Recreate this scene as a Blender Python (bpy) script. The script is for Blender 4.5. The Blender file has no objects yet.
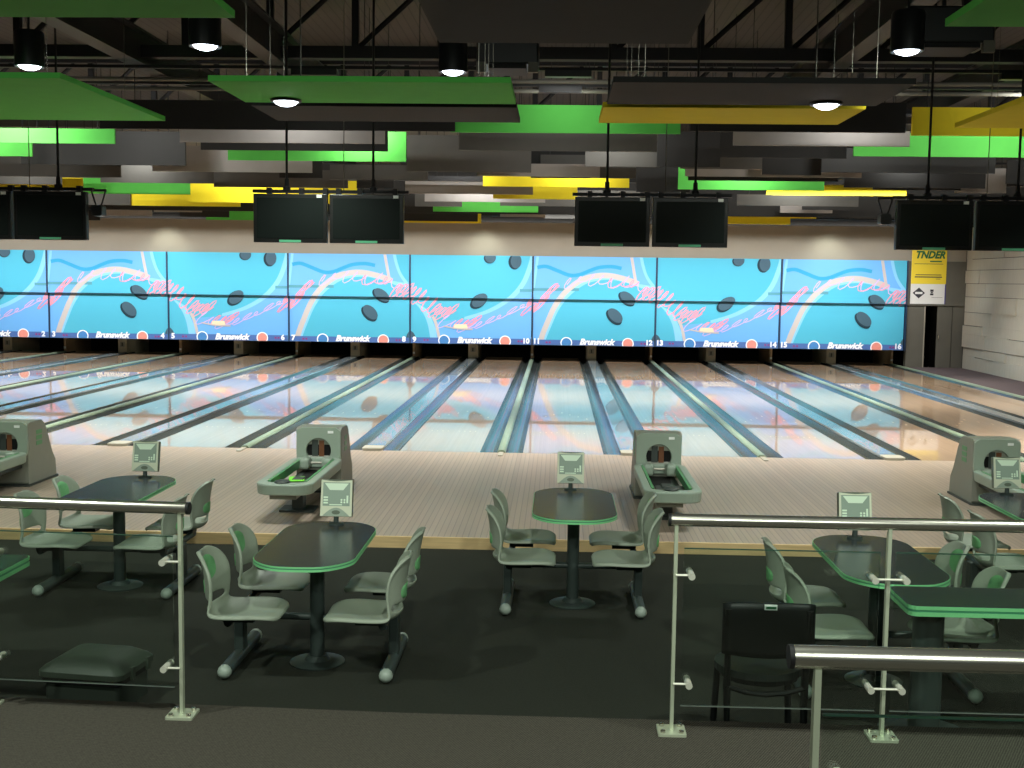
import bpy, math, random
from mathutils import Vector, Matrix
random.seed(7)
PI = math.pi
S = bpy.context.scene
C = S.collection

# ------------------------------------------------------------------ camera
cam = bpy.data.cameras.new('camera'); camo = bpy.data.objects.new('camera', cam); C.objects.link(camo)
cam.sensor_width = 36; cam.lens = 41.33; cam.clip_start = .05; cam.clip_end = 200
yaw, pit, rol = -.0376, .0886, .0129
_f = Vector((math.cos(pit)*math.sin(yaw), math.cos(pit)*math.cos(yaw), -math.sin(pit)))
_r = Vector((math.cos(yaw), -math.sin(yaw), 0)); _u = _r.cross(_f)
r2 = _r*math.cos(rol) + _u*math.sin(rol); u2 = _u*math.cos(rol) - _r*math.sin(rol)
M = Matrix((r2, u2, -_f)).transposed().to_4x4(); M.translation = Vector((.7092, -15.4051, 2.2844))
camo.matrix_world = M
S.camera = camo

# ------------------------------------------------------------------ world, exposure
S.view_settings.view_transform = 'Standard'; S.view_settings.look = 'None'
S.view_settings.exposure = 0.0; S.view_settings.gamma = 1
w = bpy.data.worlds.new('world'); S.world = w; w.use_nodes = True
w.node_tree.nodes['Background'].inputs[0].default_value = (.5, .6, .55, 1)
w.node_tree.nodes['Background'].inputs[1].default_value = .05
S.cycles.max_bounces = 6; S.cycles.diffuse_bounces = 3; S.cycles.glossy_bounces = 4
S.cycles.transparent_max_bounces = 12; S.cycles.sample_clamp_indirect = 4
S.cycles.caustics_reflective = False; S.cycles.caustics_refractive = False

POWER = dict(can=262, can_back=500, wash=620, row1=26, row2=34, row3=44, scallop=60, lane=1120)

# ------------------------------------------------------------------ materials
MATS = {}
def mat(name, col, rough=.5, metal=0, spec=.5, coat=0, coat_r=.03, emit=None, es=1, build=None):
    if name in MATS: return MATS[name]
    m = bpy.data.materials.new(name); m.use_nodes = True
    nt = m.node_tree; b = nt.nodes['Principled BSDF']
    b.inputs['Base Color'].default_value = (*col, 1); b.inputs['Roughness'].default_value = rough
    b.inputs['Metallic'].default_value = metal; b.inputs['Specular IOR Level'].default_value = spec
    b.inputs['Coat Weight'].default_value = coat; b.inputs['Coat Roughness'].default_value = coat_r
    if emit: b.inputs['Emission Color'].default_value = (*emit, 1); b.inputs['Emission Strength'].default_value = es
    if build: build(nt, b)
    MATS[name] = m
    return m
def nd(nt, t, **k):
    n = nt.nodes.new(t)
    for a, v in k.items(): setattr(n, a, v)
    return n
def noise_tint(col, amt, scale, stretch=(1, 1, 1), detail=3, bump=0):
    def f(nt, b):
        tc = nd(nt, 'ShaderNodeTexCoord'); mp = nd(nt, 'ShaderNodeMapping'); mp.inputs['Scale'].default_value = stretch
        no = nd(nt, 'ShaderNodeTexNoise'); no.inputs['Scale'].default_value = scale; no.inputs['Detail'].default_value = detail
        mx = nd(nt, 'ShaderNodeMix', data_type='RGBA')
        mx.inputs[6].default_value = (*[c*(1-amt) for c in col], 1); mx.inputs[7].default_value = (*[min(1, c*(1+amt)) for c in col], 1)
        L = nt.links.new
        L(tc.outputs['Object'], mp.inputs[0]); L(mp.outputs[0], no.inputs['Vector']); L(no.outputs['Fac'], mx.inputs[0])
        L(mx.outputs[2], b.inputs['Base Color'])
        if bump:
            bp = nd(nt, 'ShaderNodeBump'); bp.inputs['Strength'].default_value = bump; bp.inputs['Distance'].default_value = .01
            L(no.outputs['Fac'], bp.inputs['Height']); L(bp.outputs[0], b.inputs['Normal'])
    return f
def stripes(col, amt, width, noise_amt=.12, gap=.7):
    # narrow boards running along y: each board its own tone, thin darker joint
    def f(nt, b):
        L = nt.links.new
        tc = nd(nt, 'ShaderNodeTexCoord'); sx = nd(nt, 'ShaderNodeSeparateXYZ'); L(tc.outputs['Object'], sx.inputs[0])
        dv = nd(nt, 'ShaderNodeMath', operation='DIVIDE'); dv.inputs[1].default_value = width; L(sx.outputs[0], dv.inputs[0])
        fl = nd(nt, 'ShaderNodeMath', operation='FLOOR'); L(dv.outputs[0], fl.inputs[0])
        wn = nd(nt, 'ShaderNodeTexWhiteNoise', noise_dimensions='1D'); L(fl.outputs[0], wn.inputs['W'])
        mp = nd(nt, 'ShaderNodeMapping'); mp.inputs['Scale'].default_value = (14, .8, 1); L(tc.outputs['Object'], mp.inputs[0])
        no = nd(nt, 'ShaderNodeTexNoise'); no.inputs['Scale'].default_value = 2; no.inputs['Detail'].default_value = 4; L(mp.outputs[0], no.inputs['Vector'])
        mr = nd(nt, 'ShaderNodeMapRange'); mr.inputs['To Min'].default_value = 1-amt; mr.inputs['To Max'].default_value = 1+amt; L(wn.outputs['Value'], mr.inputs['Value'])
        mr2 = nd(nt, 'ShaderNodeMapRange'); mr2.inputs['To Min'].default_value = 1-noise_amt; mr2.inputs['To Max'].default_value = 1+noise_amt; L(no.outputs['Fac'], mr2.inputs['Value'])
        fr = nd(nt, 'ShaderNodeMath', operation='FRACT'); L(dv.outputs[0], fr.inputs[0])
        lt = nd(nt, 'ShaderNodeMath', operation='LESS_THAN'); lt.inputs[1].default_value = .16; L(fr.outputs[0], lt.inputs[0])
        mg = nd(nt, 'ShaderNodeMapRange'); mg.inputs['To Min'].default_value = 1; mg.inputs['To Max'].default_value = gap; L(lt.outputs[0], mg.inputs['Value'])
        a = nd(nt, 'ShaderNodeMath', operation='MULTIPLY'); L(mr.outputs[0], a.inputs[0]); L(mr2.outputs[0], a.inputs[1])
        a2 = nd(nt, 'ShaderNodeMath', operation='MULTIPLY'); L(a.outputs[0], a2.inputs[0]); L(mg.outputs[0], a2.inputs[1])
        vm = nd(nt, 'ShaderNodeVectorMath', operation='SCALE'); vm.inputs[0].default_value = col; L(a2.outputs[0], vm.inputs['Scale'])
        L(vm.outputs[0], b.inputs['Base Color'])
    return f
def ribs(col, pitch, amt, noise=.25):
    # carpet with fine diagonal ribs
    def f(nt, b):
        L = nt.links.new
        tc = nd(nt, 'ShaderNodeTexCoord')
        mp = nd(nt, 'ShaderNodeMapping'); mp.inputs['Rotation'].default_value = (0, 0, .5); mp.inputs['Scale'].default_value = (1/pitch, 1/pitch, 1); L(tc.outputs['Object'], mp.inputs[0])
        wv = nd(nt, 'ShaderNodeTexWave', bands_direction='X'); wv.inputs['Scale'].default_value = .32; wv.inputs['Distortion'].default_value = 1.5; wv.inputs['Detail'].default_value = 2; L(mp.outputs[0], wv.inputs['Vector'])
        no = nd(nt, 'ShaderNodeTexNoise'); no.inputs['Scale'].default_value = 60; no.inputs['Detail'].default_value = 5; L(tc.outputs['Object'], no.inputs['Vector'])
        ad = nd(nt, 'ShaderNodeMix', data_type='FLOAT'); ad.inputs[0].default_value = .5; L(wv.outputs['Fac'], ad.inputs[2]); L(no.outputs['Fac'], ad.inputs[3])
        mx = nd(nt, 'ShaderNodeMix', data_type='RGBA')
        mx.inputs[6].default_value = (*[c*(1-amt) for c in col], 1); mx.inputs[7].default_value = (*[c*(1+amt) for c in col], 1)
        L(ad.outputs[0], mx.inputs[0]); L(mx.outputs[2], b.inputs['Base Color'])
        bp = nd(nt, 'ShaderNodeBump'); bp.inputs['Strength'].default_value = .5; bp.inputs['Distance'].default_value = .006
        L(ad.outputs[0], bp.inputs['Height']); L(bp.outputs[0], b.inputs['Normal'])
    return f
def glass_mat(name, tint, ior=1.5):
    m = bpy.data.materials.new(name); m.use_nodes = True; nt = m.node_tree
    nt.nodes.remove(nt.nodes['Principled BSDF']); out = nt.nodes['Material Output']
    t = nd(nt, 'ShaderNodeBsdfTransparent'); t.inputs[0].default_value = (*tint, 1)
    g = nd(nt, 'ShaderNodeBsdfGlossy'); g.inputs['Roughness'].default_value = .01; g.inputs[0].default_value = (1, 1, 1, 1)
    fr = nd(nt, 'ShaderNodeFresnel'); fr.inputs[0].default_value = ior
    mx = nd(nt, 'ShaderNodeMixShader')
    L = nt.links.new
    L(fr.outputs[0], mx.inputs[0]); L(t.outputs[0], mx.inputs[1]); L(g.outputs[0], mx.inputs[2]); L(mx.outputs[0], out.inputs[0])
    MATS[name] = m; return m

m_carpet = mat('dark_carpet', (.03, .031, .026), .95, spec=.1, build=ribs((.027, .030, .023), .010, .4))
m_carpet_up = mat('ribbed_carpet', (.06, .06, .05), .95, spec=.1, build=ribs((.064, .059, .047), .011, .8))
m_carpet_side = mat('side_carpet', (.10, .08, .09), .95, spec=.1, build=noise_tint((.12, .095, .10), .3, 40))
m_approach = mat('approach_maple', (.5, .42, .34), .32, spec=.35, build=stripes((.41, .325, .255), .08, .054, .08, .66))
m_lane = mat('lane_maple', (.5, .36, .24), .3, spec=.5, coat=1, coat_r=.015, build=stripes((.50, .35, .23), .07, .0273, .10, .88))
m_deck = mat('pin_deck', (.40, .27, .16), .3, spec=.5, coat=.7, build=stripes((.42, .28, .17), .06, .0273, .1, .88))
m_pine = mat('pine_fascia', (.55, .38, .2), .5, build=noise_tint((.78, .56, .28), .25, 3, (1, 20, 20), 4))
m_gutter = mat('gutter_grey', (.05, .058, .055), .17, spec=.55)
m_cap = mat('pale_green_cap', (.22, .285, .20), .3, spec=.5)
m_capw = mat('grey_cap', (.20, .23, .24), .18, spec=.6, coat=.5)
m_ivory = mat('ivory_plastic', (.40, .38, .31), .4)
m_black = mat('black', (.006, .006, .006), .6, spec=.2)
m_blackp = mat('black_plastic', (.012, .013, .013), .35, spec=.4)
m_screen = mat('screen_off', (.008, .012, .011), .5, spec=.15)
m_steel_d = mat('black_steel', (.012, .012, .013), .55, spec=.3)
m_roof = mat('roof_deck', (.07, .06, .055), .8, build=stripes((.038, .034, .031), .04, .15, .1, .5))
m_wall = mat('taupe_wall', (.30, .27, .22), .8, spec=.2, build=noise_tint((.32, .29, .235), .08, 2))
m_wall_d = mat('grey_wall', (.10, .10, .085), .7, spec=.2, build=noise_tint((.12, .115, .095), .1, 3))
m_wall_l = mat('pale_board', (.6, .57, .48), .75, spec=.2, build=noise_tint((.60, .575, .49), .1, 3, (1, 6, 1)))
m_wall_gap = mat('board_joint', (.10, .095, .08), .9)  # dark colour stands in for the shade in the wall's board joints
m_kick = mat('kickback_tan', (.42, .36, .24), .6, build=noise_tint((.62, .54, .38), .2, 4))
m_kick2 = mat('kickback_wood', (.36, .22, .11), .6, build=noise_tint((.50, .34, .19), .25, 4, (8, 8, 1)))
TONE = {
 'g': mat('green_board', (.10, .52, .08), .75, spec=.2, build=noise_tint((.10, .52, .08), .06, 5)),
 'y': mat('yellow_board', (.70, .58, .02), .75, spec=.2, build=noise_tint((.74, .60, .02), .06, 5)),
 'l': mat('light_grey_board', (.30, .28, .27), .8, spec=.2, build=noise_tint((.27, .255, .24), .08, 5)),
 'm': mat('mid_grey_board', (.13, .125, .115), .8, spec=.2, build=noise_tint((.075, .073, .066), .1, 5)),
 'c': mat('charcoal_board', (.05, .05, .047), .8, spec=.2, build=noise_tint((.022, .022, .021), .1, 5)),
}
m_steel = mat('brushed_steel', (.70, .68, .58), .27, metal=.95, build=noise_tint((.62, .60, .53), .06, 20, (.3, 30, 30)))
m_post = mat('steel_post', (.60, .66, .50), .38, metal=.5)
m_clamp = mat('clamp_steel', (.70, .70, .60), .35, metal=.4)
m_glass = glass_mat('railing_glass', (.90, .95, .92))
m_gedge = mat('glass_edge', (.14, .17, .15), .4)
m_gedge_d = mat('glass_edge_dark', (.02, .06, .04), .3)
m_shell = mat('seat_shell', (.36, .42, .34), .45, spec=.4, build=noise_tint((.285, .33, .26), .05, 60))
m_pad = mat('green_pad', (.14, .40, .16), .6, spec=.3, build=noise_tint((.15, .40, .17), .25, 25))
m_frame = mat('dark_frame', (.04, .055, .05), .4, spec=.4)
m_ball = mat('end_cap', (.28, .34, .29), .4)
m_top = mat('table_laminate', (.035, .045, .05), .22, spec=.5, build=noise_tint((.035, .046, .05), .15, 300))
m_edge = mat('green_edge', (.22, .62, .28), .35, spec=.5)
m_edge2 = mat('green_edge_groove', (.06, .26, .14), .4)
m_con = mat('console_shell', (.62, .66, .50), .45)
m_con_d = mat('console_dark', (.10, .13, .09), .4)
m_lcd = mat('lcd', (.24, .31, .25), .2, spec=.5, emit=(.30, .42, .32), es=.12)
m_lcd_l = mat('lcd_light', (.55, .68, .52), .3, emit=(.5, .65, .48), es=.2)
m_ret = mat('ball_return_grey', (.27, .31, .25), .42, spec=.4, build=noise_tint((.30, .37, .30), .05, 8))
m_ret_s = mat('ball_return_side', (.24, .25, .21), .5, build=noise_tint((.25, .26, .215), .05, 8))
m_ret_d = mat('ball_return_dark', (.04, .05, .045), .5)
m_rail = mat('green_rail', (.09, .30, .12), .4)
m_card = mat('bright_green_card', (.22, .80, .05), .5)
m_white = mat('white_label', (.85, .88, .85), .5)
m_strip = mat('green_strip', (.12, .50, .28), .5)
m_lens = mat('lamp_lens', (.9, .9, 1), .4, emit=(.82, .88, 1), es=9)
m_chair = mat('black_wood', (.006, .007, .007), .45, spec=.25)
m_seatv = mat('black_vinyl', (.02, .026, .023), .5, spec=.4)
m_bin = mat('dark_green_plastic', (.03, .042, .03), .5, spec=.4, build=noise_tint((.03, .042, .03), .15, 80))
m_bin_d = mat('bin_body', (.022, .03, .022), .6)
# masking artwork
A_cy = mat('art_cyan', (.075, .42, .60), .6, spec=.15); A_bl = mat('art_sky_blue', (.14, .40, .80), .6, spec=.15)
A_lb = mat('art_pale_blue', (.22, .55, .82), .6, spec=.15); A_tan = mat('art_tan', (.50, .47, .465), .6, spec=.15)
A_pk = mat('art_pink', (.74, .30, .40), .6, spec=.15); A_li = mat('art_lilac', (.55, .42, .75), .6, spec=.15)
A_ov = mat('art_slate', (.055, .11, .155), .6, spec=.15); A_ovd = mat('art_slate_dark', (.015, .04, .06), .6, spec=.15)
A_tl = mat('art_teal', (.035, .32, .58), .6, spec=.15); A_gs = mat('art_grey_teal', (.09, .30, .38), .6, spec=.15)
A_bd = mat('art_band_blue', (.07, .15, .40), .6, spec=.15); A_ri = mat('art_ring_blue', (.06, .22, .52), .6, spec=.15)
A_sa = mat('art_salmon', (.72, .27, .23), .6, spec=.15); A_wh = mat('art_white', (.85, .9, .95), .6, spec=.15)
A_cr = mat('art_cream', (.80, .66, .45), .6, spec=.15); A_mr = mat('art_maroon', (.22, .06, .22), .6, spec=.15)
A_navy = mat('panel_edge', (.01, .03, .08), .6)
P_y = mat('poster_yellow', (.80, .62, .03), .6); P_w = mat('poster_white', (.72, .72, .70), .6)
P_g = mat('poster_green', (.005, .12, .04), .6); P_k = mat('poster_ink', (.03, .03, .04), .6); P_b = mat('poster_blue_edge', (.05, .04, .25), .6)

# ------------------------------------------------------------------ mesh helpers
class MB:
    def __init__(s): s.v = []; s.f = []; s.m = []; s.mats = []
    def mi(s, m):
        if m not in s.mats: s.mats.append(m)
        return s.mats.index(m)
    def add(s, vs, fs, m, T=None):
        o = len(s.v); k = s.mi(m)
        s.v += [tuple(T @ Vector(p)) if T else tuple(p) for p in vs]
        s.f += [tuple(i+o for i in f) for f in fs]; s.m += [k]*len(fs)
        return s
    def box(s, m, x0, x1, y0, y1, z0, z1, T=None):
        vs = [(x, y, z) for z in (z0, z1) for y in (y0, y1) for x in (x0, x1)]
        return s.add(vs, [(0, 2, 3, 1), (4, 5, 7, 6), (0, 1, 5, 4), (2, 6, 7, 3), (0, 4, 6, 2), (1, 3, 7, 5)], m, T)
    def lathe(s, m, prof, n=20, T=None):
        # prof: (r,z) list; closes with caps where r == 0
        vs = []; fs = []; rings = []
        for r, z in prof:
            if r < 1e-6: rings.append([len(vs)]); vs.append((0, 0, z))
            else:
                rings.append(list(range(len(vs), len(vs)+n)))
                vs += [(r*math.cos(2*PI*i/n), r*math.sin(2*PI*i/n), z) for i in range(n)]
        for a, b in zip(rings, rings[1:]):
            for i in range(n):
                j = (i+1) % n
                if len(a) == 1 and len(b) == 1: continue
                if len(a) == 1: fs.append((a[0], b[j], b[i]))
                elif len(b) == 1: fs.append((a[i], a[j], b[0]))
                else: fs.append((a[i], a[j], b[j], b[i]))
        return s.add(vs, fs, m, T)
    def tube(s, m, pts, r, n=10, cap=True, T=None):
        pts = [Vector(p) for p in pts]; vs = []; fs = []
        up = Vector((0, 0, 1))
        for i, p in enumerate(pts):
            d = (pts[min(i+1, len(pts)-1)]-pts[max(i-1, 0)]).normalized()
            a = d.cross(up)
            if a.length < 1e-3: a = d.cross(Vector((1, 0, 0)))
            a.normalize(); b = d.cross(a)
            rr = r[i] if isinstance(r, (list, tuple)) else r
            vs += [p + a*rr*math.cos(2*PI*k/n) + b*rr*math.sin(2*PI*k/n) for k in range(n)]
        for i in range(len(pts)-1):
            for k in range(n):
                l = (k+1) % n
                fs.append((i*n+k, i*n+l, (i+1)*n+l, (i+1)*n+k))
        if cap: fs += [tuple(range(n))[::-1], tuple(range((len(pts)-1)*n, len(pts)*n))]
        return s.add(vs, fs, m, T)
    def prism(s, m, poly, a, b, axis='z', T=None, side=None):
        # poly 2d extruded from a to b along axis
        n = len(poly)
        def P(p, h): return (p[0], p[1], h) if axis == 'z' else ((p[0], h, p[1]) if axis == 'y' else (h, p[0], p[1]))
        vs = [P(p, a) for p in poly] + [P(p, b) for p in poly]
        s.add(vs, [tuple(range(n))[::-1], tuple(range(n, 2*n))], m, T)
        return s.add(vs, [(i, (i+1) % n, n+(i+1) % n, n+i) for i in range(n)], side or m, T)
    def flat(s, m, poly, y, T=None):
        return s.add([(p[0], y, p[1]) for p in poly], [tuple(range(len(poly)))], m, T)
    def ribbon(s, m, pts, wd, y, T=None):
        pts = [Vector((p[0], 0, p[1])) for p in pts]; vs = []
        for i, p in enumerate(pts):
            d = (pts[min(i+1, len(pts)-1)]-pts[max(i-1, 0)]).normalized()
            nrm = Vector((-d.z, 0, d.x)); ww = wd[i] if isinstance(wd, (list, tuple)) else wd
            vs += [p+nrm*ww/2+Vector((0, y, 0)), p-nrm*ww/2+Vector((0, y, 0))]
        return s.add(vs, [(2*i, 2*i+1, 2*i+3, 2*i+2) for i in range(len(pts)-1)], m, T)
    def mesh(s, name, smooth=None):
        me = bpy.data.meshes.new(name); me.from_pydata(s.v, [], s.f)
        for m in s.mats: me.materials.append(m)
        me.polygons.foreach_set('material_index', s.m)
        me.update()
        import bmesh as _b
        bm = _b.new(); bm.from_mesh(me); _b.ops.recalc_face_normals(bm, faces=bm.faces); bm.to_mesh(me); bm.free()
        if smooth:
            me.polygons.foreach_set('use_smooth', [True]*len(me.polygons)); me.set_sharp_from_angle(angle=math.radians(smooth))
        return me
    def obj(s, name, parent=None, smooth=None, bevel=0, loc=None):
        o = bpy.data.objects.new(name, s.mesh(name, smooth)); C.objects.link(o)
        if parent: o.parent = parent
        if loc: o.location = loc
        if bevel:
            b = o.modifiers.new('bevel', 'BEVEL'); b.width = bevel; b.segments = 2; b.limit_method = 'ANGLE'
        return o
def tag(o, label=None, cat=None, group=None, kind=None):
    if label: o['label'] = label
    if cat: o['category'] = cat
    if group: o['group'] = group
    if kind: o['kind'] = kind
    return o
def empty(name, loc=(0, 0, 0), rz=0):
    o = bpy.data.objects.new(name, None); o.empty_display_size = .1; C.objects.link(o)
    o.location = loc; o.rotation_euler = (0, 0, rz); return o
def copy_tree(o, parent=None):
    c = o.copy(); C.objects.link(c)
    if parent: c.parent = parent
    for ch in o.children: copy_tree(ch, c)
    return c
def rrect(x0, x1, y0, y1, r, n=6, bulge=0):
    pts = []
    for cx, cy, a0 in ((x1-r, y0+r, -PI/2), (x1-r, y1-r, 0), (x0+r, y1-r, PI/2), (x0+r, y0+r, PI)):
        for i in range(n+1):
            a = a0 + PI/2*i/n; pts.append((cx+r*math.cos(a), cy+r*math.sin(a)))
    if bulge:
        xm = (x0+x1)/2; hw = (x1-x0)/2; ym = (y0+y1)/2; hh = (y1-y0)/2
        out = []
        for x, y in pts:
            k = 1-((x-xm)/hw)**2
            out.append((x, y + bulge*k*(1 if y > ym else -1)*min(1, abs(y-ym)/hh)**4))
        # add mid points on the two ends
        res = []
        for i, p in enumerate(out):
            q = out[(i+1) % len(out)]; res.append(p)
            if abs(p[1]-q[1]) < 1e-6 and abs(p[0]-q[0]) > .05:
                for t in (.25, .5, .75):
                    x = p[0]+(q[0]-p[0])*t; kk = 1-((x-xm)/hw)**2; sg = 1 if p[1] > ym else -1
                    base = y1 if sg > 0 else y0
                    res.append((x, base+sg*bulge*kk))
        pts = res
    return pts
def text_obj(name, body, size, matl, parent, loc, rot=(PI/2, 0, 0), shear=0, bold=0, align='CENTER', depth=.001, sx=1):
    cu = bpy.data.curves.new(name, 'FONT'); cu.body = body; cu.size = size; cu.shear = shear; cu.offset = bold
    cu.align_x = align; cu.align_y = 'CENTER'; cu.extrude = depth; cu.resolution_u = 3
    t = bpy.data.objects.new(name, cu); C.objects.link(t)
    dg = bpy.context.evaluated_depsgraph_get()
    me = bpy.data.meshes.new_from_object(t.evaluated_get(dg)); bpy.data.objects.remove(t)
    me.materials.clear(); me.materials.append(matl)
    o = bpy.data.objects.new(name, me); C.objects.link(o); o.parent = parent; o.location = loc; o.rotation_euler = rot; o.scale = (sx, 1, 1)
    return o
def lamp(kind, name, loc, direction, power, col=(1, 1, 1), size=.2, size_y=None, cone=100, blend=.6, parent=None):
    l = bpy.data.lights.new(name, kind); l.energy = power; l.color = col
    if kind == 'SPOT': l.spot_size = math.radians(cone); l.spot_blend = blend; l.shadow_soft_size = size
    else:
        l.size = size
        if size_y: l.shape = 'RECTANGLE'; l.size_y = size_y
    o = bpy.data.objects.new(name, l); C.objects.link(o); o.location = loc
    o.rotation_euler = Vector(direction).to_track_quat('-Z', 'Y').to_euler()
    if parent: o.parent = parent
    return o

W = ['zero','one','two','three','four','five','six','seven','eight','nine','ten','eleven','twelve','thirteen','fourteen','fifteen','sixteen']
ORD = ['lowest', 'second', 'third', 'fourth', 'fifth', 'sixth', 'seventh', 'eighth', 'ninth', 'tenth', 'eleventh', 'twelfth']

# ================================================================== SETTING
ZF, ZU = -.10, .20
EDGE_Y = lambda x: -9.93 + max(0, -x)*.035
floor = MB().box(m_black, -18.6, 12.0, -19.2, 21, -.4, -.3).obj('floor'); tag(floor, kind='structure')
MB().box(m_carpet, -18.6, 12.0, -10.3, -5.19, -.3, ZF).obj('lower_carpet', floor)
mb = MB(); poly = [(-18.6, -19.2), (12.0, -19.2), (12.0, -9.93), (0, -9.93), (-3, -9.825), (-18.6, -9.3)]
mb.prism(m_carpet_up, poly, -.29, ZU); up = mb.obj('upper_carpet', floor)
MB().box(m_carpet_up, -18.6, 12.0, -19.2, -12.2, ZU, .35).obj('step', floor)
MB().box(m_approach, -18.6, 12.0, -5.16, 0, -.3, 0).obj('approach', floor)
MB().box(m_carpet_side, 10.42, 12.0, 0, 17.7, -.3, .0).obj('side_carpet', floor)
MB().box(m_carpet_side, -18.6, -17.3, 0, 17.7, -.3, .0).obj('side_carpet', floor)
tr = MB().box(m_pine, -18.6, 12.0, -5.165, -5.16, ZF, -.004).obj('trim_1'); tag(tr, kind='structure')
x = -18.6; i = 0
while x < 12.0:
    x2 = min(12.0, x+2.44)
    MB().box(m_pine, x+.002, x2-.002, -5.19, -5.163, ZF, .002).obj('fascia_board', tr)
    x = x2; i += 1

# ceiling
ceil = MB().box(m_roof, -18.6, 12, -19.2, 21, 6.4, 6.5).obj('ceiling'); tag(ceil, kind='structure')
# walls
wl = MB().box(m_wall_d, -18.7, -18.5, -19.2, 21, -.3, 6.5).obj('wall_left'); tag(wl, kind='structure')
wf = MB().box(m_wall_d, -18.6, 12.1, -19.3, -19.1, -.3, 6.5).obj('wall_front'); tag(wf, kind='structure')
wb = MB().box(m_wall, -18.6, 11.95, 17.62, 17.8, 2.93, 6.5).obj('wall_back'); tag(wb, kind='structure')
MB().box(m_wall_d, 10.33, 11.95, 17.55, 17.8, 1.71, 2.93).obj('upper_bulkhead', wb)
MB().box(m_wall_d, 10.40, 10.86, 17.60, 17.8, 0, 1.71).obj('wall_pier', wb)
MB().box(m_wall_d, 11.64, 11.95, 17.60, 17.8, 0, 1.71).obj('wall_pier', wb)
wp = MB().box(m_black, -18.6, 12, 20.6, 20.8, -.3, 6.5).obj('wall_pit'); tag(wp, kind='structure')
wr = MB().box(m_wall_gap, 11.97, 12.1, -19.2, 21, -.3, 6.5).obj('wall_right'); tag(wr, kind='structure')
# stacked boards on the right wall
z = 0
rw = random.Random(5)
while z < 4.6:
    h = rw.choice((.24, .30, .36, .42)); y = 1.0 - rw.random()*3
    while y < 17.5:
        ln = rw.choice((1.5, 2.2, 3.0, 3.8)); y2 = min(17.54, y+ln)
        if y2 - y > .1:
            t = .025 + rw.choice((0, .004, .006, .03, .045))
            MB().box(m_wall_l, 11.97-t, 11.97, y+.0005, y2-.0005, z+.001, z+h-rw.choice((.001, .012, .016))).obj('wall_board', wr)
        y = y2
    z += h
# door in the back wall
d1 = MB().box(m_wall_d, 11.22, 11.62, 17.60, 17.64, 0, 1.70).obj('door_1'); tag(d1, kind='structure')
MB().box(m_steel, 11.25, 11.28, 17.55, 17.60, .80, .90).obj('door_handle', d1)
MB().box(m_wall, 10.86, 10.89, 17.58, 17.62, 0, 1.70).obj('door_jamb', d1)

# ------------------------------------------------------------------ lanes
P = 1.715
LEN = 19.16
def cx(n): return n*P
HW = {0: .055, 1: .135}     # half width of the caps: even = narrow, odd = wide
G = .23
mask_of = lambda lane: (lane+1)//2
for n in range(-10, 6):
    ln = n+11
    a = cx(n)+HW[n % 2]+G; b = cx(n+1)-HW[(n+1) % 2]-G
    t = empty('bowling_lane', ((a+b)/2, 0, 0)); hw = (b-a)/2
    tag(t, 'glossy wooden bowling lane number %s, counted by the numbers on the masks' % W[ln], 'bowling lane', 'bowling lanes')
    MB().box(m_lane, -hw, hw, .001, LEN-1.6, -.12, 0).obj('lane_bed', t)
    MB().box(m_deck, -hw, hw, LEN-1.6, LEN, -.12, 0).obj('pin_deck', t)
    ar = MB()
    for k in range(-3, 4):
        ax = k*.136; ay = 4.75 - abs(k)*.28
        ar.add([(ax-.016, ay, .001), (ax+.016, ay, .001), (ax, ay+.15, .001)], [(0, 1, 2)], m_kick2)
    for k in (-4, -3, -2, -1, 1, 2, 3, 4):
        ar.add([(k*.082-.008, 2.1, .001), (k*.082+.008, 2.1, .001), (k*.082+.008, 2.15, .001), (k*.082-.008, 2.15, .001)], [(0, 1, 2, 3)], m_kick2)
    o = ar.obj('lane_arrows', t); o['kind'] = 'stuff'
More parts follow.
